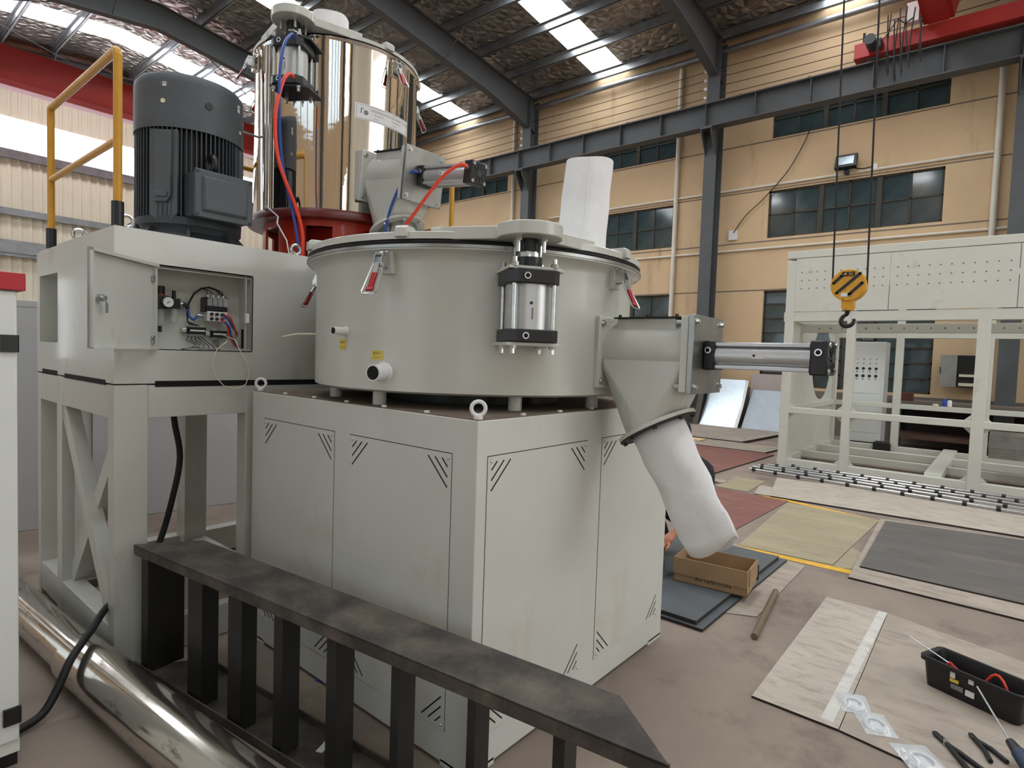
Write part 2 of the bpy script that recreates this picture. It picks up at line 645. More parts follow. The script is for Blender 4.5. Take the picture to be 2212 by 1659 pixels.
# the opposite wall, seen only in the polished tank
mb = MB()
zs = 0
for (z0, z1) in ROWS + [(9.5, 9.5)]:
    mb.box(XL - .3, XL, YF, YB, zs, z0)
    zs = z1
    if z1 < 9.4:
        y = YF
        for (a, b) in WINY:
            mb.box(XL - .3, XL, y, a, z0, z1)
            y = b
        mb.box(XL - .3, XL, y, YB, z0, z1)
wl = build('wall_left', mb, orange, kind='structure')
for y in COLY:
    build('column', MB().box(XL, XL + .35, y - .14, y + .14, 0, 9.3), steelg, wl)
for (a, b) in WINY[1:5]:
    for (z0, z1) in ROWS:
        mb = MB()
        for i in range(5):
            mb.box(XL - .1, XL - .05, a + (b - a) * i / 4 - .03, a + (b - a) * i / 4 + .03, z0, z1)
        w = build('window_%d' % nw, mb, winframe, kind='structure')
        nw += 1
        build('pane', MB().box(XL - .14, XL - .12, a, b, z0, z1), pane_m, w)

# cream ribbed cladding on the end wall, with a daylight band
prof = []
x = XL
while x < XR:
    prof += [(x, 0), (x + .15, 0), (x + .17, .03), (x + .23, .03)]
    x += .25
prof.append((XR, 0))


def cladding(mb, z0, z1):
    A = [mb.v((x, YB - d, z0)) for x, d in prof]
    B = [mb.v((x, YB - d, z1)) for x, d in prof]
    for i in range(len(prof) - 1):
        mb.face([A[i], A[i + 1], B[i + 1], B[i]])


mb = MB()
cladding(mb, 2.7, 7.0)
cladding(mb, 8.08, 10.6)
wb = build('wall_back', mb, creamw, kind='structure')
build('plinth', MB().box(XL, XR, YB - .1, YB + .1, 0, 2.7), enclosure, wb)
mb = MB()
for z, h in ((6.86, .26), (5.2, .2), (4.34, .12), (3.98, .12)):
    mb.box(XL, XR, YB - .16, YB - .05, z, z + h)
build('girt', mb, galv, wb)
build('gutter', MB().box(XL, XR, YB - .22, YB - .06, 4.08, 4.36), galv, wb)
wk = build('window_%d' % nw, MB().box(XL, XR, YB - .01, YB + .01, 7.0, 8.08), win_m, kind='structure')
nw += 1
for i in range(9):
    build('mullion', MB().box(XL + 1.9 * i, XL + 1.9 * i + .03, YB - .05, YB - .015, 7.0, 8.08), galv, wk)
for y in (YB + .02,):
    build('backing', MB().box(XL, XR, y + .1, y + .2, 2.7, 7.0), dark, wb)

# front wall with its open doorway
mb = MB()
mb.box(XL, DOOR[0], YF - .2, YF, 0, 10.6)
mb.box(DOOR[1], XR, YF - .2, YF, 0, 10.6)
mb.box(DOOR[0], DOOR[1], YF - .2, YF, DOOR[3], 10.6)
build('wall_front', mb, creamw, kind='structure')
build('trim_1', MB().box(DOOR[0] - 12, DOOR[1] + 12, YF - 30, YF - .2, -.1, -.02), floorm, kind='structure')

# roof: foil-faced lining between the translucent strips, purlins and rafters under it
STRIP = [(-10.3, -9.4), (-4.5, -3.6), (1.25, 2.15), (7.08, 8.0), (12.85, 13.75), (18.55, 19.55)]
mb = MB()
y = YF
segs = []
for a, b in STRIP:
    segs.append((y, a))
    y = b
segs.append((y, YB))
for (a, b) in segs:
    for xs in ((XL, RX), (RX, XR + .3)):
        p = [mb.v((x, yy, roofz(x))) for x, yy in ((xs[0], a), (xs[1], a), (xs[1], b), (xs[0], b))]
        q = [mb.v((x, yy, roofz(x) + .06)) for x, yy in ((xs[0], a), (xs[1], a), (xs[1], b), (xs[0], b))]
        mb.face(p)
        mb.face(q[::-1])
        for k in range(4):
            mb.face([p[k], p[(k + 1) % 4], q[(k + 1) % 4], q[k]])
ceil = build('ceiling', mb, foil, kind='structure')
for (a, b) in STRIP:
    for xs in ((XL, RX), (RX, XR - .25)):
        mb = MB()
        p = [mb.v((x, yy, roofz(x) + .03)) for x, yy in ((xs[0], a), (xs[1], a), (xs[1], b), (xs[0], b))]
        q = [mb.v((x, yy, roofz(x) + .05)) for x, yy in ((xs[0], a), (xs[1], a), (xs[1], b), (xs[0], b))]
        mb.face(p)
        mb.face(q[::-1])
        build('skylight', mb, sky_m, ceil)
px = []
x = XR - .35
while x > RX:
    px += [x, 2 * RX - x]
    x -= 1.22
for x in sorted(px):
    mb = MB()
    z = roofz(x) - .01
    mb.box(x - .006, x + .006, YF, YB, z - .2, z)
    mb.box(x - .006, x + .07, YF, YB, z - .2, z - .19)
    mb.box(x - .07, x + .006, YF, YB, z - .012, z)
    mb.box(x + .06, x + .07, YF, YB, z - .2, z - .17)
    build('purlin', mb, galv, ceil)
for y in COLY:
    mb = MB()
    for sgn in (1, -1):
        X = lambda q: q if sgn > 0 else 2 * RX - q
        prev = None
        for x0, x1, d0, d1 in ((RX, 10.8, .62, .7), (10.8, 12.95, .7, .95)):
            z0, z1 = roofz(x0) - .22, roofz(x1) - .22
            mb.hull([(X(x0), y + s * .008, z) for s in (-1, 1) for z in (z0, z0 - d0)] + [(X(x1), y + s * .008, z) for s in (-1, 1) for z in (z1, z1 - d1)])
            for d in (0, 1):
                za, zb = z0 - d * d0, z1 - d * d1
                mb.hull([(X(xx), y + s * .11, zz + t) for s in (-1, 1) for xx, zz in ((x0, za), (x1, zb)) for t in (-.01, .01)])
    build('rafter', mb, steelg, ceil)
mb = MB()
for y in COLY[1:]:
    for x in sorted(px)[2:-2:2]:
        z = roofz(x) - .2
        for s in (-1, 1):
            mb.cyl((x, y + s * .05, z - .62), (x, y + s * .75, z), .014, n=5)
build('fly_brace', mb, steelg, ceil)
mb = MB()
for (x0, y0, x1, y1) in ((XL + 2, 16.1, 4, 21.3), (XL + 2, 21.3, 4, 16.1), (4.8, 16.1, 12.6, 21.3), (4.8, 21.3, 12.6, 16.1)):
    mb.cyl((x0, y0, roofz(x0) - .35), (x1, y1, roofz(x1) - .35), .014, n=5)
build('tie_rod', mb, steelg, ceil)

# crane runway along the ochre wall
t = thing('crane_runway_beam', 'long grey steel I-beam on wall brackets carrying the red crane rail', 'beam', (12.45, 4, 7.1))
mb = MB()
mb.box(12.3, 12.6, YF + .1, YB - .2, 7.1, 7.125)
mb.box(12.3, 12.6, YF + .1, YB - .2, 7.64, 7.665)
mb.box(12.44, 12.46, YF + .1, YB - .2, 7.12, 7.65)
build('i_beam', mb, steelg, t)
y = YF + .4
while y < YB - .4:
    build('stiffener', MB().box(12.32, 12.58, y - .008, y + .008, 7.125, 7.64), steelg, t)
    y += 1.15
build('crane_rail', MB().box(12.42, 12.48, YF + .1, YB - .2, 7.665, 7.72), crane, t, label='red painted rail')
mb = MB()
y = YF + .9
while y < YB - .4:
    mb.box(12.34, 12.415, y - .03, y + .03, 7.665, 7.70)
    mb.box(12.485, 12.56, y - .03, y + .03, 7.665, 7.70)
    y += 1.45
build('rail_clip', mb, steelg, t)
t2 = thing('crane_runway_beam', 'grey steel I-beam runway on the opposite wall', 'beam', (-3.6, 4, 7.1))
mb = MB()
mb.box(-3.75, -3.45, YF + .1, YB - .2, 7.1, 7.125)
mb.box(-3.75, -3.45, YF + .1, YB - .2, 7.64, 7.665)
mb.box(-3.61, -3.59, YF + .1, YB - .2, 7.12, 7.65)
build('i_beam', mb, steelg, t2)
build('crane_rail', MB().box(-3.63, -3.57, YF + .1, YB - .2, 7.665, 7.72), crane, t2)
for y in COLY:
    build('bracket', MB().box(-3.86, -3.4, y - .13, y + .13, 6.95, 7.1), steelg, t2)

# far red bridge girder by the end wall
t = thing('bridge_crane', 'red bridge crane girder spanning the hall before the cream cladding', 'crane', (4.4, 18.8, 7.72))
mb = MB()
mb.hull([(x, 18.8 + s * w, z) for x in (-3.3, 12.2) for s in (-1, 1) for w, z in ((.24, 8.98), (.24, 8.55), (.12, 8.15))])
build('girder', mb, crane, t)
build('lower_flange', MB().box(-3.3, 12.2, 18.62, 18.98, 8.0, 8.15), crane, t)
for x in (-3.6, 12.45):
    build('end_truck', MB().box(x - .15, x + .15, 17.6, 20.0, 7.86, 8.2), crane, t)
    for y in (17.9, 19.7):
        build('wheel', MB().cyl((x - .06, y, 7.86), (x + .06, y, 7.86), .14, n=20), steelg, t)

# hoisting crane near the white machine: end truck, girder, hook block on ropes
t = thing('bridge_crane', 'red bridge crane with travel motor on the runway above the white machine', 'crane', (12.45, -.6, 7.72))
mb = MB().box(12.3, 12.6, -2.6, 1.36, 7.8, 8.08)
build('end_truck', mb, crane, t, bevel=.01)
build('truck_sole', MB().box(12.27, 12.63, -2.6, 1.36, 7.775, 7.8), crane, t)
for y in (1.05, -2.3):
    build('wheel', MB().cyl((12.39, y, 7.86), (12.51, y, 7.86), .14, n=20), steelg, t)
mb = MB()
mb.hull([(x, -.03 + s * w, z) for x in (-3.3, 12.35) for s in (-1, 1) for w, z in ((.3, 8.95), (.3, 8.4), (.24, 8.12))])
build('girder', mb, crane, t)
build('lower_flange', MB().box(-3.3, 12.3, -.2, .14, 8.08, 8.12), crane, t)
mb = MB()
mb.cyl((12.02, 1.02, 7.92), (12.2, 1.02, 7.92), .1, n=16)
mb.cyl((11.9, 1.02, 7.92), (12.02, 1.02, 7.92), .085, n=16)
mb.cyl((11.88, 1.02, 7.92), (11.9, 1.02, 7.92), .1, n=16)
build('travel_motor', mb, motord, t)
build('gearbox', MB().box(12.14, 12.3, .86, 1.1, 7.84, 8.02), motorp, t, bevel=.02)
build('switch_box', MB().box(12.1, 12.28, .26, .46, 8.13, 8.5), white, t, bevel=.01, label='white switch box')
build('buffer_post', MB().box(12.42, 12.46, 1.2, 1.24, 8.08, 8.32), dark, t)
rr = random.Random(3)
for i in range(5):
    y0 = .72 - i * .13
    z0 = 8.45 - rr.random() * .3
    y1 = y0 + rr.uniform(-.1, .12)
    zb = 7.0 + rr.random() * .5
    pts = [(12.1, y0 + (y1 - y0) * k / 8 + .03 * math.sin(k), z0 + (zb - z0) * math.sin(PI * k / 8)) for k in range(9)]
    build('loop_cable', MB().tube(pts, .012, 5), rubber, t)
for (y0, z0, y1, z1) in ((1.05, 8.0, .6, 8.25), (.6, 8.25, .35, 8.2)):
    build('loop_cable', MB().tube([(12.1, y0, z0), (12.08, (y0 + y1) / 2, min(z0, z1) - .08), (12.1, y1, z1)], .012, 5), rubber, t)
build('lower_flange', MB().box(-3.75, -3.45, -2.6, 1.36, 7.8, 8.08), crane, t)
build('wheel', MB().cyl((-3.66, 1.0, 7.86), (-3.54, 1.0, 7.86), .14, n=20), steelg, t)
build('wheel', MB().cyl((-3.66, -2.3, 7.86), (-3.54, -2.3, 7.86), .14, n=20), steelg, t)
build('trolley', MB().box(4.75, 5.25, -.38, .16, 7.62, 8.0), hooky, t, bevel=.02)
mb = MB()
for s in (-1, 1):
    mb.box(4.9, 5.1, -.03 + s * .22 - .02, -.03 + s * .22 + .02, 7.95, 8.2)
build('trolley_hanger', mb, steelg, t)

hk = thing('hook_block', 'yellow 5t crane hook block with black stripes hanging on two ropes', 'hook', (5.0, -.19, 2.0))
HY, HZ = -.185, 2.33
build('sheave_housing', MB().cyl((4.93, HY, HZ), (5.07, HY, HZ), .152, n=40), hooky, hk, bevel=.006)
mb = MB()
mb.hull([(x, HY + .0 + y, HZ + z) for x in (4.94, 5.06) for y, z in ((-.05, -.12), (.05, -.12), (.05, -.215), (.035, -.24), (-.035, -.24), (-.05, -.215))])
build('shank_block', mb, hooky, hk)
mb = MB()
for (y0, z0, y1, z1) in ((.125, .02, .055, .09), (.095, -.075, -.1, .105), (-.015, -.09, -.12, .015)):
    a, b = Vector((4.928, HY + y0, HZ + z0)), Vector((4.928, HY + y1, HZ + z1))
    mb.bar(a, b, .026, .006, (1, 0, 0))
    for q in (a, b):
        mb.cyl(q - Vector((.003, 0, 0)), q + Vector((.003, 0, 0)), .013, n=10)
build('stripe', mb, ink, hk)
build('stripe', MB().box(4.924, 4.93, HY - .055, HY + .055, HZ + .085, HZ + .125), ink, hk)
text('5t', .045, hooky, hk, frame_m((4.9235, HY - .02, HZ + .105), (0, -1, 0), (-1, 0, 0)))
build('logo', MB().cyl((4.9235, HY + .025, HZ + .105), (4.9225, HY + .025, HZ + .105), .011, n=12), hooky, hk)
build('sticker', MB().box(4.925, 4.93, HY + .0, HY + .055, HZ - .112, HZ - .075), label_w, hk)
build('sticker', MB().box(4.925, 4.93, HY - .04, HY - .008, HZ - .112, HZ - .075), inkg, hk)
pts, rad = [], []
for k in range(22):
    a = R(100 + 275 * k / 21)
    pts.append((5.0, HY - .002 - math.cos(a) * .055 * -1 * -1, HZ - .335 + math.sin(a) * .055))
    rad.append(.021 - .008 * abs(k - 10) / 11)
pts = [(5.0, HY + .0, HZ - .23), (5.0, HY + .004, HZ - .262)] + pts
rad = [.024, .023] + [q * 1.22 for q in rad]
build('hook', MB().tube(pts, rad, 10), black, hk)
build('safety_latch', MB().bar((5.0, HY - .018, HZ - .25), (5.0, HY - .045, HZ - .335), .018, .006, (1, 0, 0)), zinc, hk)
for s in (-1, 1):
    build('wire_rope', MB().cyl((5, HY + s * .148, HZ + .01), (5, HY + s * .15 + .09, 7.7), .0085, n=6), dark, hk)
# ------------------------------------------------------------------ shared machine units


def rz(p, az):
    """frame at p: local y points outward along azimuth az, local x tangent"""
    return Matrix.Translation(Vector(p)) @ Matrix.Rotation(R(az - 90), 4, 'Z')


def latch(root, c, rad, az, zo):
    M = rz((c[0], c[1], zo), az)
    mb = MB(); mb.M = M
    mb.box(-.038, .022, rad - .01, rad + .028, .45, .545)
    p = build('latch_mount', mb, paint if zo < 1.6 else chrome, root, bevel=.003)
    y = rad + .028
    mb = MB(); mb.M = M
    for s in (-.018, .018):
        mb.hull([(s - .0015, y + a, z) for a, z in ((0, .475), (0, .535), (.03, .535), (.045, .5), (.045, .475))] + [(s + .0015, y + a, z) for a, z in ((0, .475), (0, .535), (.03, .535), (.045, .5), (.045, .475))])
    mb.box(-.02, .02, y, y + .004, .47, .54)
    mb.cyl((-.026, y + .035, .485), (.026, y + .035, .485), .006, n=8)
    mb.cyl((-.024, y + .02, .525), (.024, y + .02, .525), .005, n=8)
    mb.hull([(x, y + a, z) for x in (-.011, .011) for a, z in ((.03, .48), (.045, .49), (.062, .447), (.055, .443))])
    b = build('latch_body', mb, zinc, root)
    mb = MB(); mb.M = M
    mb.bar((0, y + .058, .447), (0, y + .088, .378), .024, .012, (0, 1, .4))
    mb.bar((0, y + .084, .388), (0, y + .094, .374), .034, .01, (0, 1, .4))
    build('latch_grip', mb, redgrip, b, label='red latch grip', bevel=.003)
    mb = MB(); mb.M = M
    mb.tube([(-.024, y + .035, .485), (-.034, y + .095, .372), (-.026, y + .1, .362), (.026, y + .1, .362), (.034, y + .095, .372), (.024, y + .035, .485)], .0032, 6)
    build('latch_wire', mb, zinc, b)


def lid_cylinder(root, c, az, zo):
    """pneumatic lid lifter: two square heads, barrel, tie rods, neck and coupling; zo = height of the lid plane"""
    M = rz((c[0], c[1], zo), az)
    ch = .03
    h = .1
    oct_ = [(-h + ch, -h), (h - ch, -h), (h, -h + ch), (h, h - ch), (h - ch, h), (-h + ch, h), (-h, h - ch), (-h, -h + ch)]
    top = None
    for z0, z1 in ((-.205, -.152), (-.42, -.372)):
        mb = MB(); mb.M = M
        mb.prism(oct_, z0, z1)
        o = build('cylinder_head', mb, black, root, bevel=.004)
        top = top or o
        mb = MB(); mb.M = M
        mb.cyl((.035, h - .002, (z0 + z1) / 2), (.035, h + .006, (z0 + z1) / 2), .013, n=14)
        build('air_port', mb, zinc, o)
        mb = MB(); mb.M = M
        mb.cyl((.035, h + .004, (z0 + z1) / 2), (.035, h + .007, (z0 + z1) / 2), .008, n=12)
        build('port_bore', mb, slot, o)
    mb = MB(); mb.M = M
    mb.cyl((0, 0, -.372), (0, 0, -.205), .086, n=40)
    o = build('barrel', mb, alu, root)
    mb = MB(); mb.M = M
    mb.cyl((.012, .0835, -.275), (.012, .0868, -.275), .006, n=10)
    build('maker_mark', mb, ink, o)
    mb = MB(); mb.M = M
    mb.box(.004, .01, .0855, .0867, -.335, -.292)
    build('printed_code', mb, inkg, o)
    for sx in (-1, 1):
        for sy in (-1, 1):
            mb = MB(); mb.M = M
            x, y = sx * .077, sy * .077
            mb.cyl((x, y, -.372), (x, y, -.205), .0085, n=10)
            build('tie_rod', mb, zinc, root)
            for z, s in ((-.142, 1), (-.43, -1)):
                mb = MB(); mb.M = M
                mb.cyl((x, y, z - .002), (x, y, z + s * .014), .014, n=6)
                mb.cyl((x, y, z), (x, y, z + s * .032), .0085, n=8)
                build('tie_rod_nut', mb, zinc, root)
    for z in (-.152, -.432):
        mb = MB(); mb.M = M
        mb.prism([(-.13, -.16), (.1, -.16), (.1, .085), (-.085, .085), (-.13, .04)], z, z + .011)
        build('cylinder_bracket', mb, paint if zo < 3 else black, root)
    mb = MB(); mb.M = M
    mb.cyl((0, 0, -.145), (0, 0, -.1), .05, n=28)
    build('rod_bushing', mb, black, root, bevel=.003)
    mb = MB(); mb.M = M
    mb.cyl((0, 0, -.1), (0, 0, -.07), .03, n=20)
    for k in range(6):
        a = k * PI / 3
        mb.cyl((math.cos(a) * .024, math.sin(a) * .024, -.1), (math.cos(a) * .024, math.sin(a) * .024, -.073), .012, n=8)
    build('piston_rod', mb, zinc, root)
    mb = MB(); mb.M = M
    mb.lathe([(0, -.078), (.039, -.078), (.039, -.0), (.043, 0), (.043, .004), (0, .004)], n=28)
    mb.lathe([(0, -.03), (.088, -.03), (.088, -.012), (0, -.012)], n=36)
    cp = build('rod_coupling', mb, black, root)
    for k in range(4):
        a = R(35 + 90 * k)
        mb = MB(); mb.M = M
        x, y = math.cos(a) * .068, math.sin(a) * .068
        mb.cyl((x, y, -.028), (x, y, -.044), .013, n=6)
        mb.cyl((x, y, -.044), (x, y, -.085), .0075, n=8)
        build('coupling_bolt', mb, zinc, cp)


def arm_shape(c, rad, tip, az, half, tr=.125):
    """outline of the teardrop lid arm, from the lid out over the lifting cylinder"""
    pts = []
    n = 18
    for i in range(n + 1):
        a = R(az - 105 + 210 * i / n)
        pts.append((tip[0] + math.cos(a) * tr, tip[1] + math.sin(a) * tr))
    for s in (1, -1):
        for k in ((.0, .9) if s > 0 else (.9, .0)):
            a = R(az + s * half)
            q = .985 - .5 * k
            pts.append((c[0] + math.cos(a) * rad * q, c[1] + math.sin(a) * rad * q))
    return pts


def discharge(root, o, tilt, bag=False, hoses=None):
    """valve chest bolted to a tank side: saddle, rounded body, chute with ring flange, slide plate, air cylinder"""
    M = Matrix.Translation(Vector(o)) @ Matrix.Rotation(PI, 4, 'Z') @ Matrix.Rotation(-R(tilt), 4, 'X')

    def nb():
        m = MB(); m.M = M
        return m
    mb = nb()
    mb.box(-.155, .155, -.22, .0, -.15, .15)
    mb.box(-.155, .155, 0, .022, -.155, .155)
    sd = build('saddle_flange', mb, paint, root, bevel=.004)
    mb = nb()
    for x in (-.13, .13):
        for z in (-.125, .125):
            mb.bolt((x, .022, z), (0, 1, 0), .010, .009)
    build('saddle_bolt', mb, zinc, sd)
    mb = nb()
    mb.cyl((0, .02, .012), (0, .39, .012), .128, n=40)
    fc, fd = Vector((0, .233, -.311)), Vector((0, .497, -.868))
    a1 = Vector((1, 0, 0))
    a2 = fd.cross(a1)
    ring = [fc + (a1 * math.cos(t) + a2 * math.sin(t)) * .135 for t in [2 * PI * k / 28 for k in range(28)]]
    mb.hull([(x, y, z) for x in (-.128, .128) for y in (.03, .39) for z in (-.03, -.07)] + ring)
    bd = build('valve_body', mb, paint, root, sharp=30)
    mb = nb()
    mb.box(-.09, .09, .07, .34, .08, .146)
    build('cover_neck', mb, paint, bd, bevel=.003)
    mb = nb()
    mb.box(-.105, .105, .06, .38, .146, .152)
    build('cover_gasket', mb, rubber, bd)
    mb = nb()
    for y in (.08, .21, .34):
        for x in (-.085, .085):
            mb.cyl((x, y, .152), (x, y, .163), .008, n=6)
    build('cover_bolt', mb, black, bd)
    mb = nb()
    mb.cyl(fc - fd * .008, fc + fd * .009, .173, n=48)
    fl = build('chute_flange', mb, paint, root, bevel=.002)
    if bag:
        mb = nb()
        mb.cyl(fc + fd * .009, fc + fd * .014, .172, n=48)
        build('flange_gasket', mb, rubber, fl)
    for k in range(8):
        t = 2 * PI * (k + .5) / 8
        p = fc + (a1 * math.cos(t) + a2 * math.sin(t)) * .155
        mb = nb()
        mb.cyl(p + fd * .012, p + fd * .026, .009, n=6)
        build('flange_bolt', mb, zinc if not bag else black, fl)
    if bag:
        mb = nb()
        pts, rad = [], []
        nk, ns = 30, 14
        rings = []
        for i in range(ns + 1):
            q = i / ns
            rg = []
            for k in range(nk):
                t = 2 * PI * k / nk
                r1 = .118 - .004 * q
                r2 = .118 - .098 * min(1, q * 1.05)
                p = fc + fd * (.014 + .53 * q + (.02 * math.sin(2 * t + 1) if i == ns else 0)) + a2 * math.sin(t) * r1 * 1.0 + a1 * math.cos(t) * r2
                nn = noise.noise(Vector((q * 5, math.cos(t) * 1.6, math.sin(t) * 1.6)))
                p = p + (a1 * math.cos(t) + a2 * math.sin(t)) * (nn * .014 * min(1, q * 3))
                rg.append(mb.v(p))
            rings.append(rg)
        for A, B in zip(rings, rings[1:]):
            for k in range(nk):
                mb.face([A[k], A[(k + 1) % nk], B[(k + 1) % nk], B[k]])
        bg = build('filter_sleeve', mb, cloth, root, sharp=80, label='white felt sleeve on the discharge chute')
        so = bg.modifiers.new('thick', 'SOLIDIFY')
        so.thickness = .004
    else:
        mb = nb()
        mb.cyl(fc + fd * .009, fc + fd * .1, .125, .12, n=40)
        build('chute_outlet', mb, bare, root)
    mb = nb()
    mb.box(-.145, .145, .385, .418, -.15, .15)
    build('end_flange', mb, paint, root, bevel=.003)
    mb = nb()
    mb.box(-.152, .152, .42, .442, -.155, .155)
    ep = build('slide_plate', mb, bare, root, bevel=.002)
    mb = nb()
    for x in (-.125, .125):
        for z in (-.128, .128):
            mb.bolt((x, .442, z), (0, 1, 0), .010, .010)
            mb.cyl((x, .36, z), (x, .39, z), .009, n=6)
    build('plate_bolt', mb, zinc, ep)
    w = .058
    for y0, y1, nm in ((.445, .49, 0), (.835, .895, 1)):
        e = .004 * nm
        mb = nb()
        mb.box(-w - e, w + e, y0, y1, -w - e, w + e)
        hd = build('cylinder_head', mb, black, root, bevel=.006)
        mb = nb()
        mb.cyl((w - .002 + e, (y0 + y1) / 2, .02), (w + .012 + e, (y0 + y1) / 2, .02), .013, n=14)
        build('air_port', mb, zinc, hd)
        mb = nb()
        mb.cyl((w + .01 + e, (y0 + y1) / 2, .02), (w + .0135 + e, (y0 + y1) / 2, .02), .008, n=12)
        build('port_bore', mb, slot, hd)
        if nm:
            mb = nb()
            for sx in (-1, 1):
                for sz in (-1, 1):
                    mb.cyl((sx * .046, y1 - .001, sz * .046), (sx * .046, y1 + .005, sz * .046), .010, n=12)
            build('head_screw', mb, zinc, hd)
            mb = nb()
            mb.cyl((0, y1, 0), (0, y1 + .004, 0), .017, n=16)
            for k in range(10):
                t = 2 * PI * k / 10
                mb.bar((math.cos(t) * .016, y1 + .001, math.sin(t) * .016), (math.cos(t) * .05, y1 + .001, math.sin(t) * .05), .004, .005, (0, 1, 0))
            build('cap_rib', mb, motord, hd)
    mb = nb()
    mb.cyl((0, .49, 0), (0, .835, 0), .053, n=32)
    ba = build('barrel', mb, alu, root)
    for sx in (-1, 1):
        for sz in (-1, 1):
            mb = nb()
            mb.box(sx * .044 - .008, sx * .044 + .008, .49, .835, sz * .044 - .008, sz * .044 + .008)
            build('barrel_rail', mb, alu, ba, bevel=.003)
    mb = nb()
    mb.box(.0525, .0537, .63, .675, -.008, .012)
    build('maker_label', mb, label_w, ba)
    mb = nb()
    mb.cyl((.0535, .64, .003), (.0542, .64, .003), .005, n=10)
    build('maker_mark', mb, ink, ba)
    return M


# ------------------------------------------------------------------ cooling mixer
TC = (.772, .765)
W_, D_, H_ = 1.5445, 1.6213, 1.318
cm = thing('cooling_mixer', 'wide pale grey drum mixer on a square panelled cabinet base', 'mixer', (W_ / 2, D_ / 2, 0))
mb = MB()
mb.box(0, W_, 0, D_, .016, H_ - .004)
for x in (0, W_ - .146):
    for y in (0, D_ - .146):
        mb.box(x, x + .146, y, y + .146, 0, .03)
cab = build('base_cabinet', mb, paint2, cm, bevel=.003)
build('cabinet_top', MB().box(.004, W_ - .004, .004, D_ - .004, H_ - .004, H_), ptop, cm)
mb = MB()
for k in range(7):
    for q in ((.03 + k * .245, .02, 0), (.02, .03 + k * .26, 0)):
        if max(q[:2]) > .05:
            mb.cyl((q[0], q[1], H_), (q[0], q[1], H_ + .008), .011, n=6)
build('cap_screw', mb, label_w, cm)


def access_panel(a, b, z0, z1, face):
    P = (lambda u, v, d: (-d, u, v)) if face == 'x' else (lambda u, v, d: (u, -d, v))

    def pbox(mb, u0, u1, v0, v1, d0, d1):
        p, q = P(u0, v0, d0), P(u1, v1, d1)
        mb.box(min(p[0], q[0]), max(p[0], q[0]), min(p[1], q[1]), max(p[1], q[1]), v0, v1)
    mb = MB()
    pbox(mb, a, b, z0, z1, 0, .0022)
    pn = build('access_panel', mb, paint2, cm)
    mb = MB()
    pbox(mb, a - .002, b + .002, z0 - .002, z1 + .003, -.001, .0006)
    build('panel_gap', mb, slot, pn)
    for su, cu in ((1, a), (-1, b)):
        for sv, cv in ((1, z0), (-1, z1)):
            mb = MB()
            p = Vector(P(cu + su * .018, cv + sv * .018, .002))
            mb.sphere(p, .006, n=5)
            build('panel_screw', mb, zinc, pn)
            for d in (.03, .068, .106):
                p0 = Vector(P(cu + su * (.02 + d), cv + sv * .02, .0023))
                p1 = Vector(P(cu + su * .02, cv + sv * (.02 + d), .0023))
                mb = MB()
                mb.bar(p0, p1, .0055, .0012, (1, 0, 0) if face == 'x' else (0, 1, 0))
                build('vent_slot', mb, slot, pn)


for a, b in ((.125, .753), (.87, 1.498)):
    access_panel(a, b, .14, 1.182, 'x')
for a, b in ((.055, .71), (.835, 1.483)):
    access_panel(a, b, .142, 1.182, 'y')
for x in (.025, W_ - .025):
    for y in (.025, D_ - .035):
        mb = MB()
        mb.cyl((x, y, H_), (x, y, H_ + .012), .017, n=14)
        rot = (x, y, H_ + .038)
        pts = [(x + math.cos(t) * .025 * .72, y - math.cos(t) * .025 * .7, rot[2] + math.sin(t) * .025) for t in [2 * PI * k / 20 for k in range(20)]]
        mb.tube(pts, .0075, 8, closed=True)
        build('eye_bolt', mb, label_w, cm)
for az in (15, 60, 105, 150, 188.6, 238.2, 275.4, 330):
    x, y = TC[0] + .7 * math.cos(R(az)), TC[1] + .7 * math.sin(R(az))
    build('drum_leg', MB().cyl((x, y, H_), (x, y, 1.39), .029, n=20), paint, cm)
build('drive_ring', MB().cyl((TC[0], TC[1], H_), (TC[0], TC[1], 1.372), .45, n=40), black, cm)
mb = MB()
mb.lathe([(0, 1.379), (.785, 1.379), (.8, 1.388), (.8, 1.905), (.805, 1.925), (.818, 1.94), (.842, 1.95), (.842, 1.956), (0, 1.956)], TC, 128)
build('drum', mb, paint, cm)
build('drum_rim', MB().lathe([(.80, 1.9565), (.846, 1.9565), (.846, 1.969), (.80, 1.969)], TC, 128), bare, cm, label='polished steel rim')
build('lid_gasket', MB().lathe([(0, 1.969), (.836, 1.969), (.840, 1.979), (.836, 1.989), (0, 1.989)], TC, 128), rubber, cm, label='black lid gasket')
mb = MB()
mb.lathe([(0, 1.989), (.842, 1.989), (.842, 2.014), (.838, 2.018), (.3, 2.03), (0, 2.03)], TC, 128)
lid = build('lid', mb, paint, cm)
tip = (.262, .008)
mb = MB()
mb.prism(arm_shape(TC, .84, tip, 236, 24), 1.987, 2.037)
build('lid_arm', mb, paint, lid, bevel=.004, sharp=50)
for az, w in ((203, .05), (275, .05), (330, .05), (30, .05), (110, .05), (160, .05)):
    mb = MB(); mb.M = rz((TC[0], TC[1], 0), az)
    mb.hull([(x, y, z) for x in (-w / 2, w / 2) for y, z in ((.86, 1.995), (.86, 2.03), (.845, 2.04), (.78, 2.04), (.76, 2.016), (.84, 1.992))])
    build('lid_lug', mb, paint, lid, bevel=.004)
mb = MB(); mb.M = rz((TC[0], TC[1], 0), 222)
mb.box(-.16, .16, .79, .822, 2.012, 2.032)
build('lid_rib', mb, paint, lid, bevel=.004)
lid_cylinder(cm, tip, 236, 2.018)
for az in (127, 197, 272, 344, 56):
    latch(cm, TC, .8, az, 1.405)
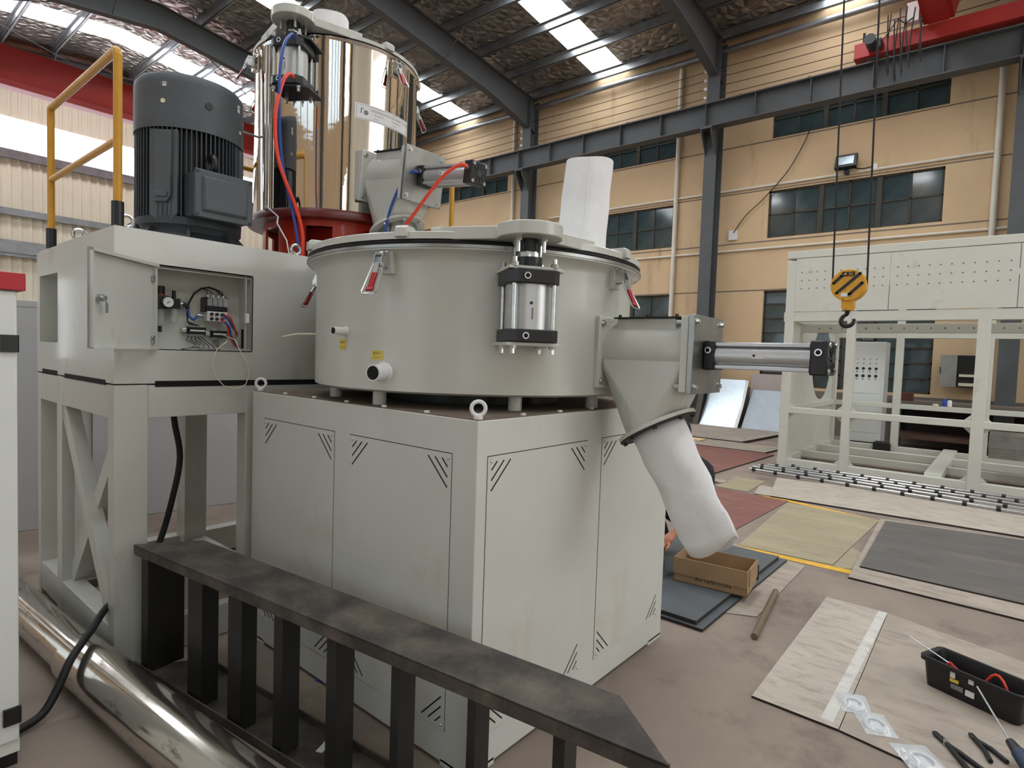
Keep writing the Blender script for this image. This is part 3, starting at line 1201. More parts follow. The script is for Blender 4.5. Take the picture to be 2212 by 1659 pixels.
for az, z, r, l, nm in ((180.2, 1.626, .017, .06, 'water_port'), (196.3, 1.46, .034, .07, 'water_port')):
    M = rz((TC[0], TC[1], z), az)
    mb = MB(); mb.M = M
    mb.cyl((0, .79, 0), (0, .8 + l, 0), r, n=24)
    mb.cyl((0, .79, 0), (0, .806, 0), r * 1.5, r * 1.12, n=24)
    o = build(nm, mb, label_w, cm)
    mb = MB(); mb.M = M
    mb.cyl((0, .8 + l - .001, 0), (0, .8 + l + .0012, 0), r * .82, n=20)
    build('port_bore', mb, slot, o)
for az, z, w, h, t1, t2 in ((179, 1.571, .043, .045, '出水口', 'WATER OUTLET'), (194, 1.531, .056, .037, '进水口', 'WATER INLET')):
    M = rz((TC[0], TC[1], z), az)
    mb = MB(); mb.M = M
    mb.box(-w / 2, w / 2, .7995, .8022, -h / 2, h / 2)
    o = build('port_label', mb, label_y, cm, label='small yellow label plate')
    q = lambda z_: M @ frame_m((0, .8026, z_), (-1, 0, 0), (0, 1, 0))
    text(t1, w * .27, ink, o, q(h * .18))
    text(t2, w * .105, ink, o, q(-h * .28))
discharge(cm, (.845, -.03, 1.575), 0, bag=True)
mb = MB()
mb.tube([(.14, 1.25, 1.62), (.11, 1.285, 1.62), (.075, 1.33, 1.618), (.04, 1.40, 1.602)], .005, 6)
build('sensor_wire', mb, cream, cm)
# inlet ring under the heating mixer's chute, and the standing felt breather
mb = MB()
mb.lathe([(.13, 2.02), (.13, 2.13), (.15, 2.13), (.15, 2.15), (.13, 2.15), (.12, 2.16), (.12, 2.02)], (.88, 1.38), 48)
build('inlet_ring', mb, paint, lid)
mb = MB()
mb.lathe([(.105, 2.02), (.105, 2.07)], (.9, .205), 40)
build('breather_collar', mb, bare, lid)


def breather(root, c, z0, z1, r0, r1, lean=(0, 0), seed=0):
    mb = MB()
    rings = []
    nk, ns = 36, 14
    for i in range(ns + 1):
        q = i / ns
        rg = []
        for k in range(nk):
            t = 2 * PI * k / nk
            r = r0 + (r1 - r0) * q + .006 * noise.noise(Vector((math.cos(t) * 1.5 + seed, math.sin(t) * 1.5, q * 3)))
            rg.append(mb.v((c[0] + lean[0] * q + r * math.cos(t), c[1] + lean[1] * q + r * math.sin(t), z0 + (z1 - z0) * q + .004 * math.sin(t * 3 + seed))))
        rings.append(rg)
    for A, B in zip(rings, rings[1:]):
        for k in range(nk):
            mb.face([A[k], A[(k + 1) % nk], B[(k + 1) % nk], B[k]])
    mid = mb.v((c[0] + lean[0], c[1] + lean[1], z1 - .006))
    for k in range(nk):
        mb.face([rings[-1][k], rings[-1][(k + 1) % nk], mid])
    o = build('breather_sleeve', mb, cloth, root, sharp=60, label='white felt breather sleeve')
    mb = MB()
    mb.tube([(c[0] + r0 * 1.0 * math.cos(R(215)) + lean[0] * q + .003, c[1] + r0 * math.sin(R(215)) + lean[1] * q - .003, z0 + (z1 - z0) * q) for q in (0, .3, .6, .97)], .003, 5)
    build('sleeve_seam', mb, cloth, o)


breather(lid, (.9, .205), 2.045, 2.49, .118, .112, (.05, -.0))

# ------------------------------------------------------------------ mixer platform
PX0, PX1, PY0, PY1, PZ = -.602, 1.62, 1.72, 3.1, 2.075
pf = thing('mixer_platform', 'tall pale grey steel platform carrying the motor and polished mixer', 'platform', ((PX0 + PX1) / 2, (PY0 + PY1) / 2, 0))
bx = dict(x0=-.432, x1=.04, z0=1.52, z1=1.92)
mb = MB()
mb.box(PX0, bx['x0'], PY0, PY0 + .012, 1.355, PZ)
mb.box(bx['x1'], PX1, PY0, PY0 + .012, 1.355, PZ)
mb.box(bx['x0'], bx['x1'], PY0, PY0 + .012, bx['z1'], PZ)
mb.box(bx['x0'], bx['x1'], PY0, PY0 + .012, 1.355, bx['z0'])
build('front_plate', mb, paint, pf)
mb = MB()
mb.box(PX0, PX0 + .012, PY0 + .0122, 2.65, 1.3552, PZ - .0003)
mb.box(PX0, PX0 + .012, 3.04, PY1, 1.355, PZ - .015)
mb.box(PX0, PX0 + .012, 2.65, 3.04, 1.92, PZ - .015)
mb.box(PX0, PX0 + .012, 2.65, 3.04, 1.355, 1.533)
build('side_plate', mb, paint, pf)
mb = MB()
mb.box(PX0 + .1, PX0 + .11, 2.62, 3.07, 1.5, 1.95)
mb.box(PX0 + .012, PX0 + .1, 3.04, 3.045, 1.533, 1.92)
mb.box(PX0 + .012, PX0 + .1, 2.65, 3.04, 1.92, 1.93)
build('step_recess', mb, paint, pf)
build('deck', MB().box(PX0 + .0122, PX1 - .0122, PY0 + .0122, PY1 - .0122, PZ - .012, PZ - .0004), paint, pf)
mb = MB()
mb.box(PX0 + .0122, PX1 - .0122, PY1 - .012, PY1, 1.3552, PZ - .001)
mb.box(PX1 - .012, PX1, PY0 + .0122, PY1, 1.3552, PZ - .001)
mb.box(PX0 + .02, PX1 - .02, PY0 + .04, PY1 - .02, 1.349, 1.357)
build('rear_plate', mb, paint, pf)
mb = MB()
mb.box(bx['x0'], PX1, PY0 - .0015, PY0 + .03, 1.338, 1.367)
mb.box(PX0 - .0015, PX0 + .03, 1.84, 2.515, 1.343, 1.368)
mb.box(PX0 - .0015, PX0 + .03, 2.66, 2.98, 1.354, 1.375)
mb.box(PX0 - .0006, PX0 + .03, PY0 + .001, PY1, 1.3505, 1.3525)
mb.box(PX0 + .001, bx['x0'], PY0 - .0006, PY0 + .03, 1.3505, 1.3525)
build('seam_slot', mb, slot, pf)
fr = [('corner_post', (PX0, PX0 + .14, PY0, PY0 + .085)), ('post', (.012, .15, PY0, PY0 + .1)), ('post', (PX0, PX0 + .1, PY1 - .06, PY1)),
      ('post', (PX0 + .0, PX0 + .06, 2.585, 2.675)), ('post', (.165, .31, PY1 - .2, PY1 - .06)), ('post', (PX1 - .14, PX1, PY0, PY0 + .1)), ('post', (PX1 - .14, PX1, PY1 - .1, PY1))]
for n, (a, b, c_, d) in fr:
    build(n, MB().box(a, b, c_, d, 0, 1.3495), paint, pf, bevel=.003)
beam_i = 0
for a, b, c_, d, z0, z1 in ((PX0 + .14, PX1, PY0, PY0 + .08, 1.19, 1.348), (PX0, PX0 + .08, PY0 + .085, PY1, 1.19, 1.348), (PX0, PX1, PY1 - .08, PY1, 1.19, 1.348),
                            (PX0, PX0 + .10, PY0 + .08, PY1, .03, .2), (PX0, PX1, PY1 - .1, PY1, .03, .2), (PX0 + .14, .02, PY0 + .02, PY0 + .09, .0, .17), (.2, .3, PY0 + .1, PY1 - .2, .03, .2)):
    e = .0007 + .0005 * beam_i
    beam_i += 1
    build('rail_beam', MB().box(a + e, b - e, c_ + e, d - e, z0 + e, z1 - e), paint, pf, bevel=.002)
build('inner_plate', MB().box(PX0 + .16, PX0 + .166, 2.66, PY1 - .06, .2, 1.2), paint, pf)
for (ya, za, yb, zb, xo) in ((2.59, 1.19, 1.80, .2, .012), (1.80, 1.15, 2.59, .22, .052)):
    mb = MB()
    a, b = Vector((PX0 + xo, ya, za)), Vector((PX0 + xo, yb, zb))
    mb.bar(a, b, .085, .008, (1, 0, 0))
    off = (b - a).normalized().cross(Vector((1, 0, 0))) * .04
    mb.bar(a + off + Vector((.03, 0, 0)), b + off + Vector((.03, 0, 0)), .008, .06, (1, 0, 0))
    build('cross_brace', mb, paint, pf)
for x, y in ((-.535, 1.78), (-.56, 2.42), (.31, 1.76)):
    mb = MB()
    mb.torus((x, y, PZ + .035), .027, .009, 'y', 18, 8)
    mb.cyl((x, y, PZ), (x, y, PZ + .012), .02, n=12)
    build('eye_bolt', mb, zinc, pf)
# recessed pneumatic control box with its open door
mb = MB()
y1 = PY0 + .15
mb.box(bx['x0'] - .004, bx['x1'] + .004, y1, y1 + .004, bx['z0'], bx['z1'])
mb.box(bx['x0'] - .004, bx['x0'], PY0, y1, bx['z0'], bx['z1'])
mb.box(bx['x1'], bx['x1'] + .004, PY0, y1, bx['z0'], bx['z1'])
mb.box(bx['x0'], bx['x1'], PY0, y1, bx['z1'], bx['z1'] + .004)
mb.box(bx['x0'], bx['x1'], PY0, y1, bx['z0'] - .004, bx['z0'])
cb = build('control_box', mb, paint, pf)
mb = MB()
yl_ = PY0 + .012
mb.box(bx['x0'], bx['x1'], yl_, yl_ + .01, bx['z1'] - .014, bx['z1'] - .01)
mb.box(bx['x1'] - .03, bx['x1'] - .026, yl_, yl_ + .02, bx['z0'], bx['z1'])
mb.box(bx['x0'], bx['x1'], yl_, yl_ + .01, bx['z0'] + .006, bx['z0'] + .01)
build('box_lip', mb, paint, cb)
build('latch_catch', MB().box(bx['x1'] - .036, bx['x1'] - .016, yl_ - .012, yl_ + .006, 1.672, 1.722), label_w, cb)
hx, hy = bx['x0'] - .002, PY0 - .002
du = Vector((-.75, -.66, 0)).normalized()
dn = Vector((du.y, -du.x, 0)) * -1
if dn.dot(Vector((-1, -3, 0))) < 0:
    dn = -dn
MD = Matrix(((du.x, dn.x, 0, hx), (du.y, dn.y, 0, hy), (0, 0, 1, 0), (0, 0, 0, 1)))
mb = MB(); mb.M = MD
L_ = .462
mb.box(0, L_, -.003, 0, 1.518, 1.922)
mb.box(0, L_, -.003, .02, 1.908, 1.922)
mb.box(0, L_, -.003, .02, 1.518, 1.524)
mb.box(L_ - .004, L_, -.003, .02, 1.518, 1.922)
mb.box(L_ - .03, L_, -.003, .008, 1.518, 1.922)
mb.box(0, .02, -.003, .012, 1.518, 1.922)
dr = build('box_door', mb, paint, pf)
mb = MB(); mb.M = MD
mb.cyl((L_ - .055, 0, 1.725), (L_ - .055, .022, 1.725), .016, n=6)
mb.cyl((L_ - .055, 0, 1.725), (L_ - .055, .034, 1.725), .010, n=12)
mb.cyl((L_ - .055, 0, 1.725), (L_ - .055, -.02, 1.725), .013, n=12)
mb.box(L_ - .074, L_ - .06, .028, .032, 1.665, 1.705)
mb.bar((L_ - .058, .03, 1.72), (L_ - .066, .03, 1.7), .004, .004)
build('door_lock', mb, zinc, dr)
for z in (1.86, 1.845, 1.575, 1.553):
    mb = MB(); mb.M = MD
    mb.cyl((.026, .004, z), (.026, .012, z), .008, n=10)
    build('hinge_screw', mb, zinc, dr)
yb = PY0 + .15
# filter-regulator and lubricator
mb = MB()
mb.cyl((-.372, yb - .035, 1.79), (-.372, yb - .035, 1.832), .022, n=20)
mb.box(-.395, -.345, yb - .07, yb, 1.72, 1.785)
rg = build('filter_regulator', mb, black, cb, bevel=.003)
mb = MB()
mb.box(-.345, -.285, yb - .06, yb, 1.725, 1.775)
mb.cyl((-.308, yb - .035, 1.77), (-.308, yb - .035, 1.815), .009, n=12)
build('lubricator_head', mb, black, rg, bevel=.002)
build('drain_valve', MB().cyl((-.372, yb - .035, 1.605), (-.372, yb - .035, 1.635), .009, n=12), black, rg)
mb = MB()
mb.cyl((-.372, yb - .035, 1.785), (-.372, yb - .035, 1.792), .024, n=20)
build('lock_ring', mb, redgrip, rg)
mb = MB()
mb.cyl((-.352, yb - .072, 1.752), (-.352, yb - .088, 1.752), .026, n=28)
build('pressure_gauge', mb, label_w, rg)
mb = MB()
mb.torus((-.352, yb - .086, 1.752), .026, .003, 'y', 28, 6)
mb.bar((-.36, yb - .0895, 1.745), (-.345, yb - .0895, 1.757), .003, .001, (0, 1, 0))
build('gauge_bezel', mb, black, rg)
for x, z0, z1, r in ((-.372, 1.64, 1.72, .019), (-.308, 1.66, 1.725, .02)):
    mb = MB()
    mb.lathe([(0, z0 - .008), (r * .6, z0 - .006), (r, z0 + .01), (r, z1)], (x, yb - .035), 20)
    build('clear_bowl', mb, clear, rg)
mb = MB()
mb.cyl((-.285, yb - .03, 1.752), (-.265, yb - .03, 1.752), .01, n=10)
build('brass_nipple', mb, zinc, rg)
mb = MB()
mb.tube([(-.265, yb - .03, 1.752), (-.245, yb - .03, 1.748), (-.24, yb - .03, 1.73)], .011, 10)
build('elbow_fitting', mb, black, rg)
# valve island
mb = MB()
mb.box(-.155, -.05, yb - .06, yb, 1.672, 1.725)
vi = build('valve_island', mb, label_w, cb, bevel=.003)
build('valve_band', MB().box(-.16, -.052, yb - .062, yb, 1.728, 1.752), black, vi)
mb = MB()
mb.box(-.165, -.155, yb - .05, yb, 1.72, 1.79)
mb.box(-.163, -.15, yb - .06, yb, 1.79, 1.797)
build('end_clip', mb, black, vi)
for k in range(4):
    x = -.14 + k * .027
    build('solenoid', MB().box(x - .011, x + .011, yb - .055, yb, 1.753, 1.8), clear, vi)
    build('solenoid_plug', MB().cyl((x, yb - .03, 1.795), (x, yb - .03, 1.812), .008, n=10), zinc, vi)
for k in range(3):
    for z in (1.685, 1.71):
        x = -.135 + k * .027
        build('push_fitting', MB().cyl((x, yb - .06, z), (x, yb - .072, z), .008, n=12), black, vi)
build('silencer', MB().cyl((-.155, yb - .03, 1.7), (-.195, yb - .03, 1.7), .009, n=10), zinc, vi)
for x0, x1, zc in ((-.235, -.15, 1.62), (-.118, -.04, 1.607)):
    tb = build('terminal_block', MB().box(x0, x1, yb - .035, yb, zc - .018, zc + .018), black, cb)
    build('marker_strip', MB().box(x0 + .006, x1 - .004, yb - .037, yb - .034, zc - .004, zc + .004), label_w, tb)
    build('end_stop', MB().box(x0 - .03, x0 - .003, yb - .025, yb, zc - .012, zc + .012), zinc, tb, bevel=.004)
    mb = MB()
    for k in range(9 if x0 < -.2 else 3):
        x = x0 + .008 + k * .0085
        for s in (-1, 1):
            mb.cyl((x, yb - .02, zc + s * .018), (x, yb - .02, zc + s * .03), .003, n=5)
    build('ferrule', mb, label_w, tb)
mb = MB()
pts = [(-.24, yb - .03, 1.66), (-.243, yb - .03, 1.71), (-.235, yb - .03, 1.76), (-.21, yb - .03, 1.81), (-.175, yb - .03, 1.84), (-.135, yb - .03, 1.85), (-.1, yb - .03, 1.842), (-.07, yb - .03, 1.82), (-.035, yb - .03, 1.795)]
mb.tube(pts, [.003, .004, .005, .005, .005, .005, .005, .004, .003], 6)
for k in range(4):
    x = -.14 + k * .027
    q = pts[4 + k // 2 + (k > 1)]
    mb.tube([q, ((q[0] + x) / 2 + .01, yb - .03, (q[2] + 1.83) / 2), (x, yb - .03, 1.81)], .0018, 5)
for k in range(5):
    x = -.225 + k * .012
    mb.tube([(-.24, yb - .03, 1.665), ((-.24 + x) / 2 - .004, yb - .03, 1.655), (x, yb - .025, 1.645)], .0016, 5)
for k in range(5):
    x = -.228 + k * .014
    mb.tube([(x, yb - .02, 1.592), (x + .01 * (k - 2), yb - .03, 1.57), (-.2 + .02 * k, yb - .04, 1.545), (-.25 + .035 * k, yb - .06, 1.524)], .0022, 5)
for k in range(3):
    x = -.11 + k * .012
    mb.tube([(x, yb - .02, 1.58), (x + .004, yb - .03, 1.555), (-.09, yb - .05, 1.53), (-.2, yb - .06, 1.523)], .0018, 5)
mb.tube([(-.28, yb - .06, 1.524), (-.22, yb - .06, 1.53), (-.15, yb - .06, 1.526), (-.09, yb - .06, 1.526)], .005, 6)
build('wiring_loom', mb, rubber, cb, label='black wiring loom')
mb = MB()
mb.tube([(-.24, yb - .03, 1.735), (-.235, yb - .035, 1.69), (-.215, yb - .04, 1.675), (-.19, yb - .03, 1.697)], .007, 8)
build('air_tube', mb, hblue, cb)
for m_, pts in ((hred, [(-.075, yb - .07, 1.712), (-.04, yb - .07, 1.70), (-.01, yb - .05, 1.65), (.02, yb - .02, 1.6)]), (hblue, [(-.085, yb - .07, 1.71), (-.05, yb - .07, 1.69), (-.02, yb - .05, 1.65), (.022, yb - .02, 1.615)]),
                (hred, [(-.085, yb - .07, 1.685), (-.06, yb - .075, 1.66), (-.04, yb - .06, 1.6), (-.01, yb - .05, 1.55), (.025, yb - .03, 1.535)]), (hblue, [(-.08, yb - .07, 1.68), (-.05, yb - .08, 1.65), (-.03, yb - .06, 1.6), (-.005, yb - .05, 1.56), (.025, yb - .03, 1.545)])):
    build('air_tube', MB().tube(pts, .005, 7), m_, cb)
build('tube_slot', MB().box(bx['x1'] - .0015, bx['x1'] + .0, yb - .07, yb - .03, 1.535, 1.64), slot, cb)
wire = build('loose_wire', MB().tube([(-.07, yb - .04, 1.605), (-.05, PY0 - .0, 1.58), (-.04, PY0 - .02, 1.535), (-.0, PY0 - .03, 1.46), (.012, PY0 - .03, 1.40), (-.005, PY0 - .03, 1.345), (-.055, PY0 - .03, 1.322), (-.12, PY0 - .03, 1.34), (-.165, PY0 - .03, 1.39), (-.18, PY0 - .03, 1.46), (-.155, PY0 - .03, 1.53), (-.1, PY0 - .02, 1.57), (-.085, PY0 + .06, 1.56)], .0025, 6), cream, pf, label='thin cream wire loop hanging out of the box')

# ------------------------------------------------------------------ guard rail
gr = thing('guard_rail', 'yellow tubular guard rail with black sleeves round the platform deck', 'railing', (.5, 3.0, PZ))
ZT, ZM = 2.875, 2.47
posts = [(-.575, 1.765), (-.575, 2.9), (.3, 3.04), (1.55, 3.04), (1.55, 1.78)]
for i, (x, y) in enumerate(posts):
    build('post', MB().cyl((x, y, PZ + .01), (x, y, ZT if 0 < i < 4 else ZT - .03), .0185, n=16), yellow, gr)
    build('sleeve', MB().cyl((x, y, PZ), (x, y, PZ + .115), .0255, n=20), black, gr, label='black post sleeve')


def railrun(pts):
    return MB().tube(pts, .0185, 14)


build('top_rail', railrun([(-.575, 1.765, ZT - .04), (-.575, 1.769, ZT - .012), (-.575, 1.785, ZT), (-.575, 2.88, ZT), (-.575, 2.9, ZT - .01), (-.575, 2.9, ZT - .05)]), yellow, gr)
build('top_rail', railrun([(.3, 3.04, ZT), (1.53, 3.04, ZT)]), yellow, gr)
build('top_rail', railrun([(1.55, 3.04, ZT - .04), (1.55, 3.02, ZT), (1.55, 1.80, ZT), (1.55, 1.784, ZT - .012), (1.55, 1.78, ZT - .04)]), yellow, gr)
for a, b in (((-.575, 1.765), (-.575, 2.9)), ((.3, 3.04), (1.55, 3.04)), ((1.55, 3.04), (1.55, 1.78))):
    build('mid_rail', MB().cyl((a[0], a[1], ZM), (b[0], b[1], ZM), .0165, n=14), yellow, gr)

# ------------------------------------------------------------------ electric motor
mc = (-.045, 2.32)
mo = thing('electric_motor', 'large dark grey vertical electric motor with cooling fins and terminal box', 'motor', (mc[0], mc[1], PZ))
mb = MB()
mb.lathe([(.276, 2.71), (.281, 2.71), (.281, 2.955), (.278, 2.985), (.262, 3.005), (.15, 3.012), (0, 3.012)], mc, 72)
cw = build('fan_cowl', mb, motorp, mo)
for az, z, w, h, m_, n in ((222.5, 2.933, .034, .022, label_w, 'sticker'), (310, 2.92, .02, .04, label_w, 'sticker')):
    M = rz((mc[0], mc[1], z), az)
    mb = MB(); mb.M = M
    mb.hull([(x, y, q * h / 1) for x, y in ((-w, .2805 - w * w * 1.9), (0, .2818), (w, .2805 - w * w * 1.9), (0, .27)) for q in (-.5, .5)])
    st_ = build(n, mb, m_, cw)
    mb = MB(); mb.M = M
    mb.box(-w * .5, w * .6, .2818, .2822, .001, .006)
    build('printed_line', mb, inkg, st_)
for az, z, r, m_, n in ((221.4, 2.843, .012, cream, 'cowl_screw'), (267.2, 2.855, .02, black, 'cowl_plug'), (313, 2.79, .01, cream, 'cowl_screw'), (130, 2.84, .012, cream, 'cowl_screw')):
    M = rz((mc[0], mc[1], z), az)
    mb = MB(); mb.M = M
    mb.cyl((0, .279, 0), (0, .286, 0), r, n=18)
    build(n, mb, m_, cw)
mb = MB()
mb.lathe([(0, 2.22), (.235, 2.22), (.235, 2.72), (0, 2.72)], mc, 64)
for k in range(72):
    az = 5 * k
    if 236 < az < 302 and False:
        continue
    mb.M = rz((mc[0], mc[1], 0), az)
    mb.box(-.0035, .0035, .225, .276, 2.24, 2.712)
    mb.M = Matrix()
fb = build('finned_body', mb, motord, mo)
for az, w, z0, z1 in ((221, .075, 2.225, 2.70), (318, .05, 2.225, 2.70), (130, .07, 2.225, 2.70)):
    mb = MB(); mb.M = rz((mc[0], mc[1], 0), az)
    mb.hull([(x, y, z) for x, z in ((-w, z0 + .03), (-w + .03, z0), (w - .02, z0), (w, z0 + .02), (w, z1), (-w, z1)) for y in (.2, .272)])
    sp = build('side_pad', mb, motorp, mo, bevel=.006)
    mb = MB(); mb.M = rz((mc[0], mc[1], 0), az)
    mb.hull([(x, y, z) for x, z in ((-w * .62, z0 + .12), (-w * .3, z0 + .085), (w * .6, z0 + .085), (w * .6, z1 - .01), (-w * .62, z1 - .01)) for y in (.26, .288)])
    mb.box(-w * .4, w * .5, .286, .298, z0 + .11, z0 + .14)
    build('pad_boss', mb, motorp, sp, bevel=.005)
mb = MB(); mb.M = rz((mc[0], mc[1], 0), 271)
mb.box(-.175, .125, .2, .37, 2.235, 2.475)
tb = build('terminal_box', mb, motord, mo, bevel=.012)
mb = MB(); mb.M = rz((mc[0], mc[1], 0), 271)
mb.box(-.182, .132, .37, .385, 2.228, 2.482)
mb.hull([(x, .385, z) for x in (-.15, .1) for z in (2.258, 2.452)] + [(x, .405, z) for x in (-.138, .088) for z in (2.27, 2.44)])
build('terminal_lid', mb, motorp, tb, bevel=.006)
mb = MB(); mb.M = rz((mc[0], mc[1], 0), 271)
for x in (-.168, .118):
    for z in (2.243, 2.467):
        mb.cyl((x, .384, z), (x, .389, z), .008, n=8)
build('lid_screw', mb, black, tb)
mb = MB()
mb.torus((mc[0] - .01, mc[1] - .31, 2.535), .042, .017, 'x', 24, 10)
mb.cyl((mc[0] - .01, mc[1] - .31, 2.48), (mc[0] - .01, mc[1] - .31, 2.5), .03, n=14)
build('lifting_eye', mb, black, mo)
mb = MB()
mb.cyl((mc[0] + .16, mc[1] - .33, 2.36), (mc[0] + .2, mc[1] - .33, 2.36), .03, n=16)
build('cable_gland', mb, motord, mo)
mb = MB()
mb.lathe([(0, PZ), (.335, PZ), (.335, PZ + .028), (.28, PZ + .05), (.255, PZ + .09), (.262, 2.19), (.275, 2.2), (.275, 2.24), (0, 2.24)], mc, 64)
mb.M = Matrix()
for k in range(8):
    mb.M = rz((mc[0], mc[1], 0), 22.5 + 45 * k)
    mb.hull([(x, y, z) for x in (-.008, .008) for y, z in ((.25, 2.2), (.25, PZ + .02), (.33, PZ + .02), (.33, PZ + .04))])
mb.M = Matrix()
mf = build('mounting_flange', mb, motord, mo)
for k in range(8):
    a = R(45 * k)
    build('flange_bolt', MB().cyl((mc[0] + .315 * math.cos(a), mc[1] + .315 * math.sin(a), PZ + .02), (mc[0] + .315 * math.cos(a), mc[1] + .315 * math.sin(a), PZ + .055), .013, n=6), black, mf)
mb = MB(); mb.M = rz((mc[0], mc[1], 0), 195)
mb.cyl((-.03, .35, PZ), (-.03, .35, PZ + .07), .02, n=12)
mb.sphere((-.03, .35, PZ + .08), .03, n=8)
build('tension_bolt', mb, black, mo)

# ------------------------------------------------------------------ heating mixer
hc = (.941, 2.32)
hm = thing('heating_mixer', 'tall mirror-polished steel drum mixer on a red ring base', 'mixer', (hc[0], hc[1], PZ))
mb = MB()
mb.lathe([(.465, PZ), (.5, PZ), (.5, PZ + .02), (.48, PZ + .02), (.465, PZ + .02)], hc, 64)
mb.lathe([(.465, 2.325), (.48, 2.325), (.48, 2.362), (.465, 2.362)], hc, 96)
for k in range(8):
    a0 = 189 + 45 * k
    a1 = a0 + 24.7
    mb.lathe([(.465, PZ + .02), (.48, PZ + .02), (.48, 2.326), (.465, 2.326), (.465, PZ + .02)], hc, 12, a0, a1)
    for a in (a0, a1):
        q = [mb.v((hc[0] + r * math.cos(R(a)), hc[1] + r * math.sin(R(a)), z)) for r, z in ((.465, PZ + .02), (.48, PZ + .02), (.48, 2.326), (.465, 2.326))]
        mb.face(q)
build('red_base', mb, redp, hm, label='red ring base with square openings')
build('bearing_housing', MB().lathe([(0, PZ), (.3, PZ), (.26, PZ + .1), (.24, 2.36), (0, 2.36)], hc, 40), redp, hm)
mb = MB()
mb.lathe([(0, 2.362), (.58, 2.362), (.58, 2.385), (.56, 2.418), (0, 2.418)], hc, 96)
build('base_flange', mb, mat('dark_red_paint', '#5e1712', .35, var=.15), hm, label='dark red base flange')
build('drum', MB().lathe([(0, 2.419), (.544, 2.419), (.544, 3.44), (.552, 3.452), (.556, 3.462), (0, 3.462)], hc, 144), chrome, hm, label='mirror-polished steel drum')
build('lid_gasket', MB().lathe([(0, 3.462), (.552, 3.462), (.552, 3.472), (0, 3.472)], hc, 96), rubber, hm)
hl = build('lid', MB().lathe([(0, 3.472), (.557, 3.472), (.557, 3.494), (.55, 3.498), (.2, 3.51), (0, 3.51)], hc, 96), paint, hm)
htip = (.388, 1.961)
mb = MB()
mb.prism(arm_shape(hc, .555, htip, 213, 38), 3.472, 3.522)
build('lid_arm', mb, paint, hl, bevel=.004, sharp=50)
for az in (270, 190, 330, 40, 110):
    mb = MB(); mb.M = rz((hc[0], hc[1], 0), az)
    mb.hull([(x, y, z) for x in (-.03, .03) for y, z in ((.575, 3.478), (.575, 3.51), (.56, 3.525), (.5, 3.52), (.49, 3.5), (.555, 3.475))])
    build('lid_lug', mb, paint, hl, bevel=.004)
lid_cylinder(hm, htip, 213, 3.503)
for az in (166, 274, 345, 60, 120):
    latch(hm, hc, .544, az, 2.88)
breather(hl, (.76, 2.13), 3.5, 3.71, .112, .115, (-.02, .0), seed=5)
discharge(hm, (.89, 1.772, 2.642), 6.6)
mb = MB()
for az, r in ((186, .012), (189, .008)):
    x, y = hc[0] + .562 * math.cos(R(az)), hc[1] + .562 * math.sin(R(az))
    mb.cyl((x, y, 2.42), (x, y, 3.43), r, n=10)
build('jacket_seam_strip', mb, chrome, hm)
a0, a1, rr_ = 247, 291.5, .5468
build('name_plate', MB().lathe([(rr_ - .003, 3.0), (rr_, 3.0), (rr_, 3.098), (rr_ - .003, 3.098)], hc, 24, a0, a1), label_w, hm, label='white name plate curved on the drum')
npl = bpy.data.objects['name_plate']


def text_cyl(body, size, m, az, z, align='LEFT'):
    o = text(body, size, m, npl, Matrix(), 'lettering', align)
    for v in o.data.vertices:
        a = R(az) + v.co.x / rr_
        v.co = Vector((hc[0] + (rr_ + .0006) * math.cos(a), hc[1] + (rr_ + .0006) * math.sin(a), z + v.co.y))
    return o


text_cyl('ZHANGJIAGANG MACHINERY CO.,LTD', .0185, inkg, 258, 3.068)
text_cyl('TEL:+86-512', .0135, inkg, 260, 3.044)
text_cyl('FAX:+86-512', .0135, inkg, 275, 3.044)
text_cyl('www.', .0135, inkg, 260, 3.023)
text_cyl('E-mail:', .0135, inkg, 275, 3.023)
text_cyl("I'", .052, ink, 250.5, 3.052)
mb = MB()
q = Vector((hc[0] + rr_ * math.cos(R(254.5)), hc[1] + rr_ * math.sin(R(254.5)), 3.046))
nn = Vector((math.cos(R(254.5)), math.sin(R(254.5)), 0))
mb.cyl(q - nn * .001, q + nn * .0012, .015, n=20)
build('logo_disc', mb, inkg, npl)
mb = MB()
ring_pts = []
for (aa, zz) in [(a0 + 1.2 + (a1 - a0 - 2.4) * k / 16, 3.091) for k in range(17)] + [(a1 - 1.2 - (a1 - a0 - 2.4) * k / 16, 3.007) for k in range(17)]:
    ring_pts.append((hc[0] + (rr_ + .0003) * math.cos(R(aa)), hc[1] + (rr_ + .0003) * math.sin(R(aa)), zz))
mb.tube(ring_pts, .0009, 4, closed=True)
build('plate_border', mb, inkg, npl)
for z, az, r1 in ((2.9, 172, .64),):
    M = rz((hc[0], hc[1], z), az)
    mb = MB(); mb.M = M
    mb.cyl((0, .54, 0), (0, r1, .01), .007, n=10)
    mb.tube([(0, r1, .01), (.02, r1 + .02, 0), (.03, r1 + .03, -.08), (.03, r1 + .0, -.3), (.02, r1 - .03, -.5)], .0035, 5)
    build('temperature_probe', mb, bare, hm)

# hoses
def hose(label, pts, r, m_, cat='hose', group=None):
    # Catmull-Rom through the points
    P = [Vector(p) for p in pts]
    P = [P[0] * 2 - P[1]] + P + [P[-1] * 2 - P[-2]]
    out = []
    for i in range(1, len(P) - 2):
        for k in range(6):
            t = k / 6
            a, b, c, d = P[i - 1], P[i], P[i + 1], P[i + 2]
            out.append(.5 * (2 * b + (c - a) * t + (2 * a - 5 * b + 4 * c - d) * t * t + (3 * b - a - 3 * c + d) * t ** 3))
    out.append(P[-2])
    return tag(build('air_hose' if cat == 'hose' else 'cable', MB().tube(out, r, 8), m_), label, cat, group)


